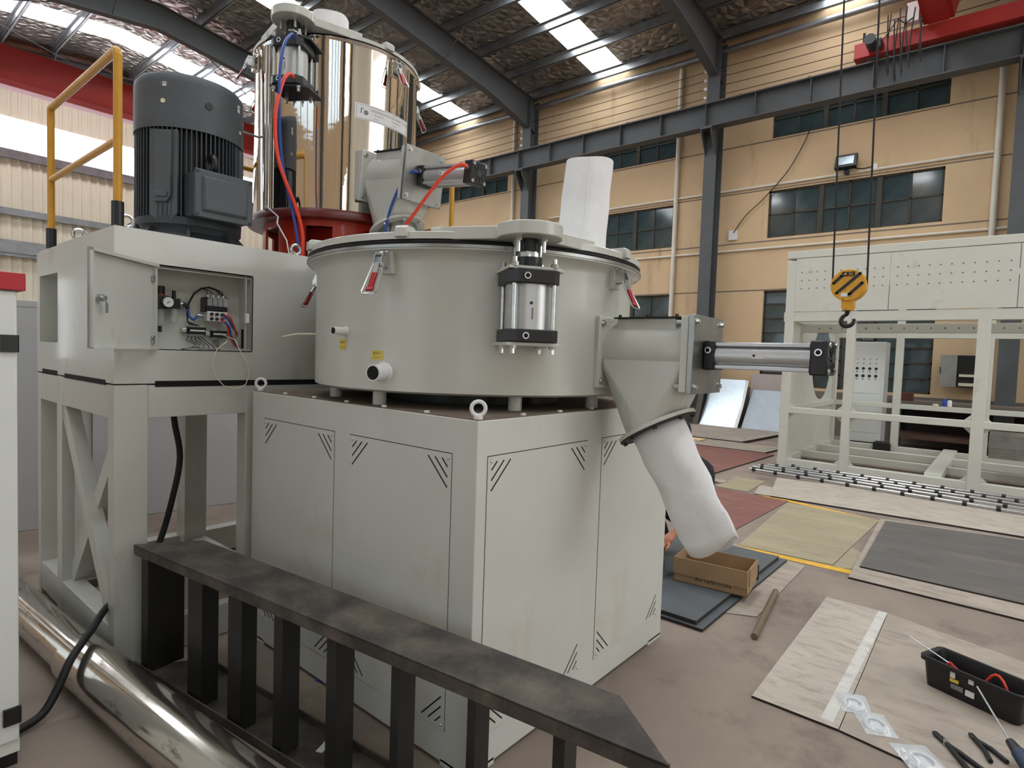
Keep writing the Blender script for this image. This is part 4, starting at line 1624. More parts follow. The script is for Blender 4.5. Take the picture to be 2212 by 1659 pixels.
hose('red air hose hanging down the polished drum from its lid cylinder', [(.325, 1.84, 3.105), (.27, 1.80, 3.09), (.215, 1.77, 3.0), (.17, 1.75, 2.8), (.19, 1.74, 2.57), (.30, 1.745, 2.34), (.345, 1.75, 2.2), (.352, 1.77, PZ + .006)], .0105, hred)
hose('blue air hose beside the red one on the polished drum', [(.33, 1.845, 3.325), (.29, 1.81, 3.32), (.225, 1.78, 3.2), (.195, 1.76, 2.94), (.225, 1.77, 2.58), (.30, 1.765, 2.28), (.335, 1.765, PZ + .006)], .0085, hblue)
hose('red air hose curving from the upper chute cylinder to the lid', [(.82, .905, 2.565), (.79, .93, 2.57), (.765, 1.0, 2.535), (.75, 1.1, 2.46), (.75, 1.25, 2.34), (.75, 1.38, 2.24), (.74, 1.5, 2.08)], .0105, hred)
hose('blue air hose curving from the upper chute cylinder flange', [(.82, 1.31, 2.60), (.79, 1.325, 2.60), (.765, 1.37, 2.555), (.752, 1.44, 2.45), (.75, 1.5, 2.32), (.75, 1.53, 2.15), (.75, 1.55, 2.08)], .0085, hblue)
tag(build('cable', MB().tube([(.36, 2.2, 2.425), (.33, 2.0, 2.33), (.2, 1.77, 2.24), (.245, 1.745, 2.15), (.26, 1.745, PZ + .004), (.3, 1.76, PZ + .02), (.34, 1.77, PZ + .004)], .004, 6), label_w), 'thin white sensor wire hanging by the red ring base', 'wire')
# ------------------------------------------------------------------ near objects
cc = thing('control_cabinet', 'tall white enamelled cabinet with a red top band and black base', 'cabinet', (-1.6, 1.5, 0))
CX0, CX1, CY0, CY1 = -2.2, -1.028, 1.27, 1.8
build('body', MB().box(CX0, CX1, CY0, CY1, .1, 1.715), white, cc, bevel=.003)
build('door', MB().box(CX0 + .02, CX1 - .004, CY0 - .018, CY0, .105, 1.71), white, cc, bevel=.003)
build('top_band', MB().box(CX0 - .01, CX1 + .02, CY0 - .03, CY1 + .01, 1.715, 1.775), bandred, cc, bevel=.002, label='red top band')
build('bottom_rail', MB().box(CX0, CX1, CY0 - .004, CY1, .052, .1), white, cc, bevel=.002)
build('base_plinth', MB().box(CX0 + .02, CX1 - .005, CY0 + .01, CY1 - .02, 0, .054), black, cc)
for z in (1.53, .2):
    mb = MB()
    mb.box(CX1 - .05, CX1 - .006, CY0 - .03, CY0 - .016, z - .03, z + .03)
    mb.cyl((CX1 - .006, CY0 - .022, z - .03), (CX1 - .006, CY0 - .022, z + .03), .008, n=10)
    build('hinge', mb, black, cc)

ge = thing('grey_enclosure', 'big plain grey sheet-metal enclosure standing behind the platform', 'enclosure', (0, 5, 0))
GM = Matrix.Translation((-.37, 4.57, 0)) @ Matrix.Rotation(R(-8.3), 4, 'Z')
mb = MB(); mb.M = GM
mb.box(-.7, 2.2, 0, 1.2, 0, 1.84)
build('body', mb, enclosure, ge, bevel=.006)
mb = MB(); mb.M = GM
mb.box(-.7, 2.2, -.004, 1.2, 1.80, 1.845)
build('top_lip', mb, enclosure, ge)

# stainless tubes on the floor
pa, pb, pc_ = Vector((-.80, 3.1, .098)), Vector((-.722, 1.78, .098)), Vector((-.575, -.2, .106))


def pipe(name, a, b, r, label):
    d = (b - a).normalized()
    n = Vector((0, 0, 1)).cross(d).normalized()
    mb = MB()
    k = 48
    w = Vector((0, 0, 1))
    rings = []
    for p, q in ((a, r), (b, r), (b, r - .006), (a, r - .006)):
        rings.append([mb.v(p + (n * math.cos(2 * PI * i / k) + d.cross(n) * math.sin(2 * PI * i / k)) * q) for i in range(k)])
    for A, B in ((0, 1), (1, 2), (2, 3), (3, 0)):
        for i in range(k):
            mb.face([rings[A][i], rings[A][(i + 1) % k], rings[B][(i + 1) % k], rings[B][i]])
    return tag(build(name, mb, pipest), label, 'pipe')


pipe('steel_pipe', pa, pb + (pb - pc_).normalized() * -.1, .093, 'polished steel pipe behind the white cabinet, pushed into the thicker pipe')
pipe('steel_pipe', pb, pc_, .106, 'thicker dirty polished steel pipe lying along the black ladder frame')

# black ladder-like steel frame
A0 = Vector((-.526, 1.654, 0))
u = Vector((.12033, -.99273, 0))
w = Vector((.99273, .12033, 0))
lf = thing('ladder_frame', 'long black dusty steel frame of two channels joined by upright posts', 'frame', (-.25, .4, 0))
s0, s1 = 0.0, 2.526


def fp(s, t, z):
    q = A0 + u * s + w * t
    return (q.x, q.y, z)


ends = [(-.035, 0), (.15, .232), (2.32, .20), (2.526, 0)]
for z0, z1, lip0, lip1, nm, m_ in ((.566, .602, .552, .602, 'upper_channel', dustytop), (.0, .012, .0, .04, 'lower_channel', dustytop)):
    mb = MB()
    mb.mi = 0
    A = [mb.v(fp(s, t, z1)) for s, t in ends]
    B = [mb.v(fp(s, t, z1 - .012)) for s, t in ends]
    mb.face(A)
    mb.face(B[::-1])
    for k in range(4):
        mb.face([A[k], A[(k + 1) % 4], B[(k + 1) % 4], B[k]])
    mb.mi = 1
    for (a, b) in ((ends[0], ends[3]), (ends[1], ends[2])):
        ti = .008 if a[1] == 0 else -.008
        mb.hull([fp(q[0], q[1] + d, z) for q in (a, b) for d in (0, ti) for z in (lip0, lip1 if nm[0] == 'l' else lip1 - .0005)])
    build(nm, mb, [m_, dusty], lf, bevel=.0025)
for s, wd_, dp in ((.012, .06, .17), (.414, .11, .075), (.714, .092, .07), (1.012, .052, .08), (1.309, .05, .085), (1.618, .035, .08), (1.924, .03, .075), (2.209, .036, .075)):
    mb = MB()
    P = [(s, .012), (s + wd_, .012), (s + wd_, .012 + dp), (s + wd_ - .008, .012 + dp), (s + wd_ - .008, .02), (s, .02)]
    mb.prism([fp(a, b, 0)[:2] for a, b in P], .012, .59)
    build('post', mb, dusty, lf, bevel=.002)
tag(build('paper_scrap', MB().bar((-.275, .52, .0135), (-.195, .555, .0135), .028, .003), label_w), 'torn white paper strip lying on the lower channel of the black frame', 'paper')
tag(build('blue_pen', MB().cyl((.0, .98, .006), (.03, .90, .006), .006, n=8), bluep), 'small blue pen cap on the floor behind the black frame', 'pen')

# power cable
P = [(-.16, 2.25, 1.345), (-.16, 2.22, 1.12), (-.135, 2.2, .9), (-.18, 2.19, .66), (-.25, 2.17, .44), (-.35, 2.1, .32), (-.46, 1.98, .29), (-.56, 1.87, .285), (-.62, 1.80, .275), (-.69, 1.70, .25), (-.75, 1.62, .232), (-.81, 1.56, .19), (-.865, 1.52, .10), (-.92, 1.49, .04), (-1.0, 1.47, .022), (-1.06, 1.46, .02)]
PP = [Vector(p) for p in P]
PP = [PP[0]] + PP + [PP[-1]]
out = []
for i in range(1, len(PP) - 2):
    for k in range(5):
        t = k / 5
        a, b, c, d = PP[i - 1], PP[i], PP[i + 1], PP[i + 2]
        out.append(.5 * (2 * b + (c - a) * t + (2 * a - 5 * b + 4 * c - d) * t * t + (3 * b - a - 3 * c + d) * t ** 3))
out.append(PP[-2])
tag(build('power_cable', MB().tube(out, .0165, 12), rubber), 'thick black power cable from the platform over the steel pipe to the cabinet', 'cable')


# ------------------------------------------------------------------ steel plates on the floor
def plate(label, poly, z0, z1, m_, group=None, name='steel_plate'):
    mb = MB()
    A = [mb.v((x, y, z0)) for x, y in poly]
    B = [mb.v((x, y, z1)) for x, y in poly]
    n = len(poly)
    mb.mi = 0
    mb.face(B)
    mb.mi = 1
    mb.face(A[::-1])
    for i in range(n):
        mb.face([A[i], A[(i + 1) % n], B[(i + 1) % n], B[i]])
    return tag(build(name, mb, [m_, platee], bevel=0), label, 'plate', group)


# two dusty plates under the tool box
plate('pale dusty steel plate beyond the tool box with a chalky strip down one edge', [(2.84, -.569), (2.84, -.915), (1.283, -.945), (1.286, -.585)], .0, .011, palep)
tag(build('chalk_strip', MB().box(1.32, 2.83, -.917, -.868, .0112, .0118), whitep), 'chalky white powder strip along the pale floor plate', 'powder')
plate('wide dusty grey steel plate under the black tool box', [(2.838, -.918), (2.62, -1.62), (2.2, -2.6), (1.05, -2.6), (1.283, -.948)], .0, .010, greyp)
# dark mill-scale pair
plate('brown lower steel plate peeping out under the dark mill-scale plate', [(3.366, -.601), (5.5, -.5), (5.9, -3.2), (3.28, -3.2)], 0, .014, greyp)
plate('large dark mill-scale steel plate stacked on a brown one', [(3.66, -.625), (5.39, -.56), (5.9, -3.2), (3.6, -3.2)], .0145, .026, darkp)
plate('tan dusty steel plate bounded by the yellow floor lines', [(3.56, .26), (5.55, .40), (5.46, -.5), (3.6, -.45)], 0, .004, tanp)
plate('smaller tan steel plate corner beside the yellow line', [(3.56, -.46), (4.2, -.47), (4.1, -.6), (3.6, -.58)], 0, .003, tanp)
# red primer plates
plate('dark red primed steel plate next to the tan plate', [(3.9, 2.2), (5.7, 1.6), (5.62, .41), (3.98, .44)], 0, .006, redpl)
plate('far red primed steel plate lying before the pale brown stack', [(6.3, 4.0), (9.6, 3.4), (8.95, 1.53), (6.42, 1.62)], 0, .02, redpl)
plate('thin tan plate strip between the two red plates', [(5.75, 2.4), (6.25, 2.3), (6.1, 1.33), (5.72, 1.38)], 0, .004, tanp)
plate('narrow grey plate before the white machine bearing two thin bars', [(5.9, 2.6), (6.3, 2.4), (6.2, 1.3), (6.0, 1.3)], .0045, .009, greyp)
plate('brown plate stack top layer under the leaning sheets', [(9.9, 5.2), (12.3, 5.2), (12.3, 2.2), (9.9, 2.4)], 0, .05, greyp)
plate('pale brown plate in front of the stack with loose boards', [(8.95, 5.2), (10.0, 4.6), (9.9, 1.62), (9.0, 1.7)], 0, .03, greyp)
plate('pinkish plate beneath the roller bars of the white machine', [(5.68, .63), (6.9, .9), (7.5, -3.2), (5.86, -3.2)], 0, .018, palep)
plate('small pale plate corner beside the roller bars', [(5.69, .81), (6.25, .92), (6.2, .6), (5.7, .60)], 0, .010, palep)
plate('greenish grey plate strip crossing before the white machine', [(5.75, 1.3), (6.6, 1.34), (6.6, .95), (5.74, .9)], 0, .005, tanp)
# black plates by the mixer
plate('brown flat plate tongue under the black plates by the carton', [(1.95, .2), (3.55, .3), (3.42, -.30), (2.2, -.32)], 0, .004, greyp)
plate('lower black steel plate of the pair under the carton', [(1.765, .9), (3.42, .9), (3.42, -.165), (1.765, -.155)], .0045, .02, blackp)
plate('upper black steel plate with the carton standing on it', [(1.79, .9), (3.38, .9), (3.375, -.115), (1.79, -.105)], .0205, .044, blackp)
tag(build('loose_board', MB().box(9.4, 9.75, 3.0, 4.3, .032, .05), wood), 'pale plywood offcut on the brown plates near the wall', 'board')
tag(build('loose_board', MB().bar((9.75, 4.3, .04), (10.15, 3.2, .04), .14, .016), wood), 'thin pale board lying across the brown plates', 'board')
for k, (x, y0, y1) in enumerate(((5.95, 2.6, 1.35), (5.85, 2.7, 1.35))):
    tag(build('flat_bar', MB().box(x - .012, x + .012, y1, y0, .0095 if k == 0 else .0045, .022), platee), ('brown flat bar lying on the narrow grey plate', 'second brown flat bar beside the narrow grey plate')[k], 'bar')
tag(build('round_bar', MB().cyl((2.67, -.295, .019), (1.885, -.405, .019), .0185, n=16), mat('rusty_bar', '#6e5f4c', .6, var=.2)), 'short rusty round bar lying on the floor by the black plates', 'bar')

# carton on the black plates
bxm = Matrix(((0, 0, 0, 0),) * 4)
b0, b1, b3 = Vector((2.30, .27, .0445)), Vector((2.355, -.205, .0445)), Vector((2.64, .31, .0445))
ux, uy = (b1 - b0).normalized(), (b3 - b0).normalized()
L1, L2, HH = (b1 - b0).length, .30, .165
uy = Vector((-ux.y, ux.x, 0))
BM = Matrix(((ux.x, uy.x, 0, b0.x), (ux.y, uy.y, 0, b0.y), (0, 0, 1, b0.z), (0, 0, 0, 1)))
ct = thing('carton', 'open brown cardboard carton with black stencilled lettering', 'box', (2.5, .05, .0445))
for n, q in (('side_wall', (0, L1, 0, .005)), ('side_wall', (0, L1, L2 - .005, L2)), ('end_wall', (0, .005, 0, L2)), ('end_wall', (L1 - .005, L1, 0, L2))):
    mb = MB(); mb.M = BM
    mb.box(q[0], q[1], q[2], q[3], 0, HH)
    build(n, mb, card, ct)
mb = MB(); mb.M = BM
mb.box(0, L1, 0, L2, 0, .005)
build('bottom_wall', mb, cardi, ct)
mb = MB(); mb.M = BM
mb.box(-.002, L1 + .002, -.008, -.001, .056, HH + .002)
build('flap', mb, card, ct)
mb = MB(); mb.M = BM
mb.box(L1, L1 + .006, .05, L2, .05, HH + .002)
build('flap', mb, card, ct)
mb = MB(); mb.M = BM
mb.box(L1 + .0, L1 + .012, L2 + .005, L2 + .01, .02, .13)
build('tape_end', mb, mat('brown_tape', '#4a3324', .5), ct)
text('ATTENTION', .042, ink, ct, BM @ frame_m((L1 * .55, -.0012, .043), (1, 0, 0), (0, -1, 0)))

# tool box with tools
tb0, tb1 = Vector((1.985, -1.168, .0105)), Vector((1.838, -1.525, .0105))
ux = (tb1 - tb0).normalized()
uy = Vector((-ux.y, ux.x, 0))
TM = Matrix(((ux.x, uy.x, 0, tb0.x), (ux.y, uy.y, 0, tb0.y), (0, 0, 1, .0105), (0, 0, 0, 1)))
TL, TW, TH = .40, .17, .145
tx = thing('tool_box', 'long open black plastic tool box with small stickers', 'toolbox', (1.98, -1.33, .0105))


def rrect(x0, x1, y0, y1, r, n=5):
    P = []
    for cx_, cy_, a in ((x1 - r, y0 + r, -90), (x1 - r, y1 - r, 0), (x0 + r, y1 - r, 90), (x0 + r, y0 + r, 180)):
        for k in range(n + 1):
            t = R(a + 90 * k / n)
            P.append((cx_ + r * math.cos(t), cy_ + r * math.sin(t)))
    return P


mb = MB(); mb.M = TM
loops = []
for (ins, z) in ((.012, 0), (0, TH - .02), (-.012, TH - .02), (-.012, TH), (.002, TH), (.006, TH - .01), (.02, .006)):
    loops.append([mb.v((x, y, z)) for x, y in rrect(ins, TL - ins, ins, TW - ins, .028)])
for A, B in zip(loops, loops[1:]):
    n = len(A)
    for i in range(n):
        mb.face([A[i], A[(i + 1) % n], B[(i + 1) % n], B[i]])
mb.face(loops[0][::-1])
mb.face(loops[-1])
build('tub', mb, mat('black_plastic', '#131314', .45, var=.2), tx)
for n, q, m_ in (('latch_tab', (.125, .145, .095, .125), label_w), ('latch_tab', (.2, .22, .1, .122), label_w), ('sticker', (.125, .16, .075, .09), label_y), ('sticker', (.19, .225, .04, .065), label_w), ('sticker', (.13, .18, .045, .066), inkg)):
    mb = MB(); mb.M = TM
    mb.box(q[0], q[1], -.004, .004, q[2], q[3])
    build(n, mb, m_, tx)


def tl(x, y, z):
    return TM @ Vector((x, y, z))


sd = thing('screwdriver', 'thin screwdriver sticking up out of the tool box end', 'screwdriver', tl(.03, .1, .03))
build('blade', MB().cyl(tl(.085, .06, .13), tl(-.075, -.03, .225), .0032, n=8), zinc, sd)
build('grip', MB().cyl(tl(.085, .06, .13), tl(.165, .105, .05), .013, n=12), redgrip, sd)
mb = MB()
pts = [tl(.22 + .05 * k / 3, .05 + .0 * k, .06 + .12 * math.sin(PI * k / 9) if k < 99 else 0) for k in range(10)]
pts = [tl(.215 + .13 * k / 9, .065, .05 + .115 * math.sin(PI * k / 9)) for k in range(10)]
tag(build('red_cord', MB().tube(pts, .006, 8), hred), 'red cord loop lying inside the tool box', 'cord')
tag(build('steel_scriber', MB().cyl(tl(.09, .09, .09), tl(.15, .1, .02), .004, n=8), zinc), 'small steel rod inside the tool box', 'tool')
# long drill and its body in front
dr0, dr1 = Vector((1.765, -1.395, .15)), Vector((1.56, -1.50, .075))
pd = thing('power_drill', 'dark blue power drill with a long bit leaning on the tool box', 'drill', (1.5, -1.53, .0105))
build('long_bit', MB().cyl((1.79, -1.385, .158), dr1, .0042, n=10), bare, pd)
build('chuck', MB().cyl(dr1, dr1 + Vector((-.055, -.03, -.012)), .016, .024, n=16), black, pd)
build('housing', MB().tube([dr1 + Vector((-.05, -.028, -.01)), dr1 + Vector((-.12, -.065, -.022)), dr1 + Vector((-.2, -.11, -.03))], [.027, .034, .036], 14), mat('drill_blue', '#23364f', .45, var=.15), pd)
build('grip', MB().tube([dr1 + Vector((-.15, -.08, -.03)), dr1 + Vector((-.13, -.13, -.045)), dr1 + Vector((-.11, -.2, -.048))], [.022, .018, .017], 12), black, pd)
build('cord_guard', MB().cyl((1.345, -1.61, .0115), (1.345, -1.61, .05), .02, n=10), redgrip, pd)
# pliers
pc = thing('pliers', 'black handled combination pliers lying open on the dusty plate', 'pliers', (1.36, -1.42, .0105))
j = Vector((1.475, -1.30, .021))
build('jaw', MB().bar(j, j + Vector((.052, .042, 0)), .02, .014), black, pc, bevel=.003)
build('jaw', MB().bar(j + Vector((.006, -.01, 0)), j + Vector((.05, .038, 0)), .016, .012), bare, pc, bevel=.003)
build('pivot', MB().cyl(j - Vector((0, 0, .008)), j + Vector((0, 0, .01)), .009, n=12), zinc, pc)
build('grip', MB().tube([j, j + Vector((-.06, -.035, 0)), j + Vector((-.16, -.09, 0)), j + Vector((-.25, -.16, 0))], [.007, .01, .0095, .008], 10), rubber, pc)
build('grip', MB().tube([j, j + Vector((-.045, -.055, 0)), j + Vector((-.12, -.14, 0)), j + Vector((-.2, -.23, 0))], [.007, .01, .0095, .008], 10), rubber, pc)
pc2 = thing('pliers', 'second black pliers partly under the power drill', 'pliers', (1.55, -1.48, .0105))
j = Vector((1.585, -1.395, .021))
build('jaw', MB().bar(j, j + Vector((.035, .02, 0)), .018, .014), black, pc2, bevel=.003)
build('grip', MB().tube([j, j + Vector((-.06, -.03, 0)), j + Vector((-.13, -.05, 0))], .009, 10), rubber, pc2)
build('grip', MB().tube([j, j + Vector((-.03, -.05, 0)), j + Vector((-.09, -.1, 0))], .009, 10), rubber, pc2)


# three clear bags, each with a coiled white seal inside
def parts_bag(c, a, s, label):
    M = Matrix.Translation(Vector((c[0], c[1], .0105))) @ Matrix.Rotation(R(a), 4, 'Z')
    t = thing('parts_bag', label, 'bag', (c[0], c[1], .0105), 'clear bags of rings on the dusty plate')
    mb = MB(); mb.M = M
    n = 10
    rnd = random.Random(int(c[0] * 100))
    for side in (0, 1):
        g = [[None] * (n + 1) for _ in range(n + 1)]
        for i in range(n + 1):
            for k in range(n + 1):
                x, y = (i / n - .5) * .17 * s, (k / n - .5) * .125 * s
                e = min(i, n - i, k, n - k) / n * 2
                z = .001 + (0 if side == 0 else (.02 * min(1, e * 2.2) + rnd.uniform(-.0035, .0035) * (e > 0) + .0015))
                g[i][k] = mb.v((x + rnd.uniform(-.002, .002), y + rnd.uniform(-.002, .002), max(.0005, z)))
        for i in range(n):
            for k in range(n):
                mb.face([g[i][k], g[i + 1][k], g[i + 1][k + 1], g[i][k + 1]])
    build('plastic_film', mb, plasticbag, t, sharp=70)
    mb = MB(); mb.M = M
    for r, z in ((.042 * s, .006), (.036 * s, .012)):
        mb.tube([(r * 1.15 * math.cos(2 * PI * k / 28) - .01 * s, r * math.sin(2 * PI * k / 28), z) for k in range(28)], .005, 7, closed=True)
    build('coiled_ring', mb, white, t)
    mb = MB(); mb.M = M
    mb.box(-.04 * s, .02 * s, -.018 * s, .018 * s, .001, .004)
    build('paper_slip', mb, label_w, t)


parts_bag((1.545, -.955), 20, 1.0, 'clear plastic bag with a coiled white ring, partly under the other bag')
parts_bag((1.432, -1.057), 28, 1.0, 'clear crinkled plastic bag overlapping the first bag of rings')
parts_bag((1.285, -1.235), 35, 1.15, 'clear plastic bag of white ring alone at the plate edge')

# ------------------------------------------------------------------ white machine frame
FX, BX = 8.05, 11.3
wm = thing('white_machine_frame', 'large open pale grey machine frame on the shop floor with perforated upper panel', 'machine', (9.6, -1.5, 0))
YE = -4.6


fbi = [0]


def fbox(n, x0, x1, y0, y1, z0, z1):
    fbi[0] += 1
    e = .0008 + .0009 * (fbi[0] % 7) + (.004 if 'rail' in n else 0)
    return build(n, MB().box(x0 + e, x1 - e, y0 + e, y1 - e, z0 + (e if z0 > .001 else 0), z1 - e), whitem, wm, bevel=.006)


for x in (FX, BX - .12):
    pset = [(1.10, 1.23), (-1.22, -1.08), (-3.0, -2.87), (YE, YE + .13)]
    if x == FX:
        pset.append((.275, .395))
    else:
        pset.append((.05, .17))
    for a, b in pset:
        fbox('post', x, x + .12, a, b, 0, 3.1)
    for z0, z1 in ((.0, .13), (.81, .91), (2.19, 2.34), (3.13, 3.25)):
        if x != FX and z0 == 2.19:
            z0, z1 = 2.08, 2.2
        fbox('rail', x, x + .12, YE, 1.25, z0, z1)
for z0, z1 in ((0, .13), (.81, .91), (2.19, 2.34), (3.13, 3.25)):
    fbox('side_rail', FX + .1, BX, 1.12, 1.24, z0, z1)
    fbox('side_rail', FX + .1, BX, YE, YE + .12, z0, z1)
for x in (9.05, 10.05):
    fbox('floor_beam', x, x + .12, YE, 1.2, .03, .15)
fbox('cross_beam', FX + .1, BX, -.82, -.62, .05, .16)
fbox('inner_beam', FX + .7, FX + .82, YE, 1.2, 2.06, 2.2)
# end panel with its round hole
mb = MB()
n = 48
cxh, czh, rh = 10.28, 1.6, .66
Z0, Z1, X0, X1 = .13, 3.15, FX + .1, BX
outer, inner = [], []
for k in range(n):
    a = 2 * PI * k / n
    inner.append((cxh + rh * math.cos(a), czh + rh * math.sin(a)))
    ca, sa = math.cos(a), math.sin(a)
    tx_ = (X1 - cxh) / ca if ca > 1e-6 else ((X0 - cxh) / ca if ca < -1e-6 else 1e9)
    tz_ = (Z1 - czh) / sa if sa > 1e-6 else ((Z0 - czh) / sa if sa < -1e-6 else 1e9)
    t = min(tx_, tz_)
    outer.append((cxh + t * ca, czh + t * sa))
for yy, flip in ((1.17, 0), (1.175, 1)):
    A = [mb.v((x, yy, z)) for x, z in outer]
    B = [mb.v((x, yy, z)) for x, z in inner]
    for k in range(n):
        q = [A[k], A[(k + 1) % n], B[(k + 1) % n], B[k]]
        mb.face(q[::-1] if flip else q)
build('end_panel', mb, whitem, wm)
hp = []
ys = [1.105, -.1, -1.45, -2.8, YE + .05]
for k in range(4):
    a, b = ys[k + 1] + .004, ys[k] - .004
    mb = MB()
    mb.box(FX - .004, FX + .004, a, b, 2.345, 3.125)
    pn = build('upper_panel', mb, whitem, wm)
    mb = MB()
    for i in range(11):
        y = b - .08 - i * (b - a - .16) / 10
        for z in (2.68, 2.80, 2.92):
            mb.cyl((FX - .0045, y, z), (FX - .0055, y, z), .011, n=8)
    build('bolt_hole', mb, inkg, pn, kind='stuff')
mb = MB()
for i in range(30):
    y = .9 - i * .16
    mb.cyl((FX + .695, y, 2.13), (FX + .70, y, 2.13), .012, n=8)
build('bolt_hole', mb, inkg, wm, kind='stuff')
for y, s in ((1.10, -1), (.395, 1), (.275, -1), (-1.08, 1), (-1.22, -1)):
    for z, t in ((.13, 1), (.91, 1), (.81, -1)):
        mb = MB()
        mb.hull([(x, y + a * s, z + b * t) for x in (FX + .05, FX + .06) for a, b in ((0, 0), (.07, 0), (0, .07))])
        build('gusset', mb, whitem, wm)
mb = MB()
mb.box(FX + .4, FX + 1.1, -1.7, -1.27, .55, .72)
mb.box(FX + .5, FX + 1.0, YE + .2, -1.27, .40, .57)
build('inner_tray', mb, bare, wm)
# panel board with meters standing behind it
pbx = thing('meter_cabinet', 'white cabinet with rows of round black meter holes behind the frame', 'cabinet', (11.75, .66, 0))
build('body', MB().box(11.5, 12.0, .36, 1.02, .12, 2.03), white, pbx, bevel=.006)
build('base_plinth', MB().box(11.52, 11.98, .38, 1.0, 0, .12), black, pbx)
build('front_panel', MB().box(11.493, 11.5, .42, 1.0, 1.05, 1.9), white, pbx, bevel=.003)
build('lower_panel', MB().box(11.493, 11.5, .42, 1.0, .3, 1.02), white, pbx, bevel=.003)
for k in range(5):
    for z, r in ((1.52, .026), (1.38, .028)):
        y = .50 + k * .105
        build('meter_hole', MB().cyl((11.492, y, z), (11.488, y, z), r, n=16), ink, pbx)
        build('button_hole', MB().cyl((11.492, y, z - .06), (11.489, y, z - .06), .011, n=10), ink, pbx)
for k in range(5):
    for z in (1.70, 1.62):
        build('pilot_hole', MB().cyl((11.492, .50 + k * .105, z), (11.489, .50 + k * .105, z), .011, n=10), inkg, pbx)
tag(build('dark_bin', MB().box(11.1, 11.45, .15, .42, 0, .17), dark), 'black low bin on the floor beside the meter cabinet', 'bin')
wb_ = thing('workbench', 'dark steel workbench with a brown lower shelf along the wall', 'bench', (12.5, -1.2, 0))
build('top', MB().box(12.05, 13.0, -4, .35, .86, .92), brownp, wb_)
build('shelf', MB().box(12.1, 12.95, -4, .3, .2, .28), mat('bench_brown', '#5a4136', .7, var=.2), wb_)
for y in (.25, -1.0, -2.4, -3.9):
    build('leg', MB().box(12.08, 12.16, y - .04, y + .04, 0, .86), steelg, wb_)
    build('leg', MB().box(12.9, 12.98, y - .04, y + .04, 0, .86), steelg, wb_)
build('backboard', MB().box(12.95, 12.99, -4, .3, .28, .86), dark, wb_)
for n, y, r, h, m_, lb in (('spray_can', -.595, .034, .13, bluep, 'blue spray can on the rear rail of the white machine'), ('white_jar', -.665, .036, .11, label_w, 'white jar beside the blue spray can'), ('tin_lid', -.47, .045, .035, cream, 'low cream tin next to the blue spray can')):
    mb = MB()
    mb.lathe([(0, .91), (r, .91), (r, .91 + h * .82), (r * .6, .91 + h), (0, .91 + h)], (BX - .06, y), 16)
    tag(build(n, mb, m_), lb, 'can')
tag(build('brown_crate', MB().box(12.2, 12.5, -.02, .2, .92, 1.08), mat('crate_brown', '#5b3524', .7)), 'small brown crate on the workbench top', 'crate')
eb = thing('wall_switch_box', 'grey wall switch box with its door open below the window', 'box', (13.1, -.65, 1.2))
build('body', MB().box(13.0, 13.2, -.93, -.64, 1.22, 1.84), dark, eb)
build('door', MB().box(12.98, 13.0, -.64, -.37, 1.22, 1.84), steelg if False else mat('switchbox_grey', '#8d8c86', .5), eb)
build('handle', MB().box(12.965, 12.98, -.385, -.37, 1.48, 1.6), black, eb)
build('fuse_block', MB().box(12.97, 13.0, -.92, -.68, 1.24, 1.3), cream, eb)
build('fuse_block', MB().box(12.97, 13.0, -.92, -.68, 1.42, 1.47), cream, eb)
wh = thing('wall_display', 'small black meter display on the wall above the meter cabinet', 'display', (13.15, .95, 2.1))
build('case', MB().box(13.1, 13.2, .8, 1.05, 2.08, 2.22), black, wh)
for k in range(4):
    build('digit', MB().box(13.09, 13.1, .83 + k * .052, .865 + k * .052, 2.12, 2.18), inkg, wh)
fl_ = thing('floodlight', 'black square floodlight mounted on the ochre wall between window rows', 'lamp', (13.0, 1.52, 5.75))
mb = MB()
mb.M = Matrix.Translation((12.98, 1.52, 5.95)) @ Matrix.Rotation(R(22), 4, 'Y')
mb.box(-.05, .07, -.21, .21, -.16, .16)
build('housing', mb, black, fl_, bevel=.01)
mb = MB()
mb.M = Matrix.Translation((12.98, 1.52, 5.95)) @ Matrix.Rotation(R(22), 4, 'Y')
mb.box(-.056, -.05, -.15, .15, -.1, .1)
build('reflector', mb, galvsheet, fl_)
build('bracket', MB().box(13.0, 13.2, 1.48, 1.56, 5.72, 5.8), black, fl_)
build('lead', MB().tube([(13.05, 1.35, 5.8), (13.1, 1.2, 5.78), (13.17, 1.05, 5.82)], .012, 6), rubber, fl_)
build('junction_box', MB().box(13.15, 13.2, .96, 1.06, 5.77, 5.87), label_w, fl_)
fl2 = thing('floodlight', 'small black floodlight low on the ochre wall behind the lid arm', 'lamp', (13.05, 10.9, 4.6))
mb = MB()
mb.M = Matrix.Translation((13.0, 11.0, 4.75)) @ Matrix.Rotation(R(25), 4, 'Y')
mb.box(-.05, .07, -.22, .22, -.2, .2)
build('housing', mb, black, fl2, bevel=.01)
mb = MB()
mb.M = Matrix.Translation((13.0, 11.0, 4.75)) @ Matrix.Rotation(R(25), 4, 'Y')
mb.box(-.056, -.05, -.16, .16, -.13, .13)
build('reflector', mb, galvsheet, fl2)
mb = MB()
mb.tube([(13.17, 3.95, 7.0), (13.17, 3.55 - .55, 6.0), (13.17, 3.2, 5.6), (13.17, 3.6, 5.0), (13.17, 4.0, 4.7)], .012, 5)
hose('thin black wire drooping down the ochre wall to a small junction box', [(13.13, 2.28, 7.0), (13.13, 2.42, 6.6), (13.13, 2.75, 6.0), (13.13, 3.25, 5.45), (13.13, 3.65, 5.1), (13.14, 3.93, 4.72)], .011, rubber, cat='wire')
mb = MB().box(13.15, 13.2, 3.85, 4.05, 4.55, 4.78)
tag(build('junction_box', mb, label_w), 'small white junction box on the ochre wall by the grey column', 'box')
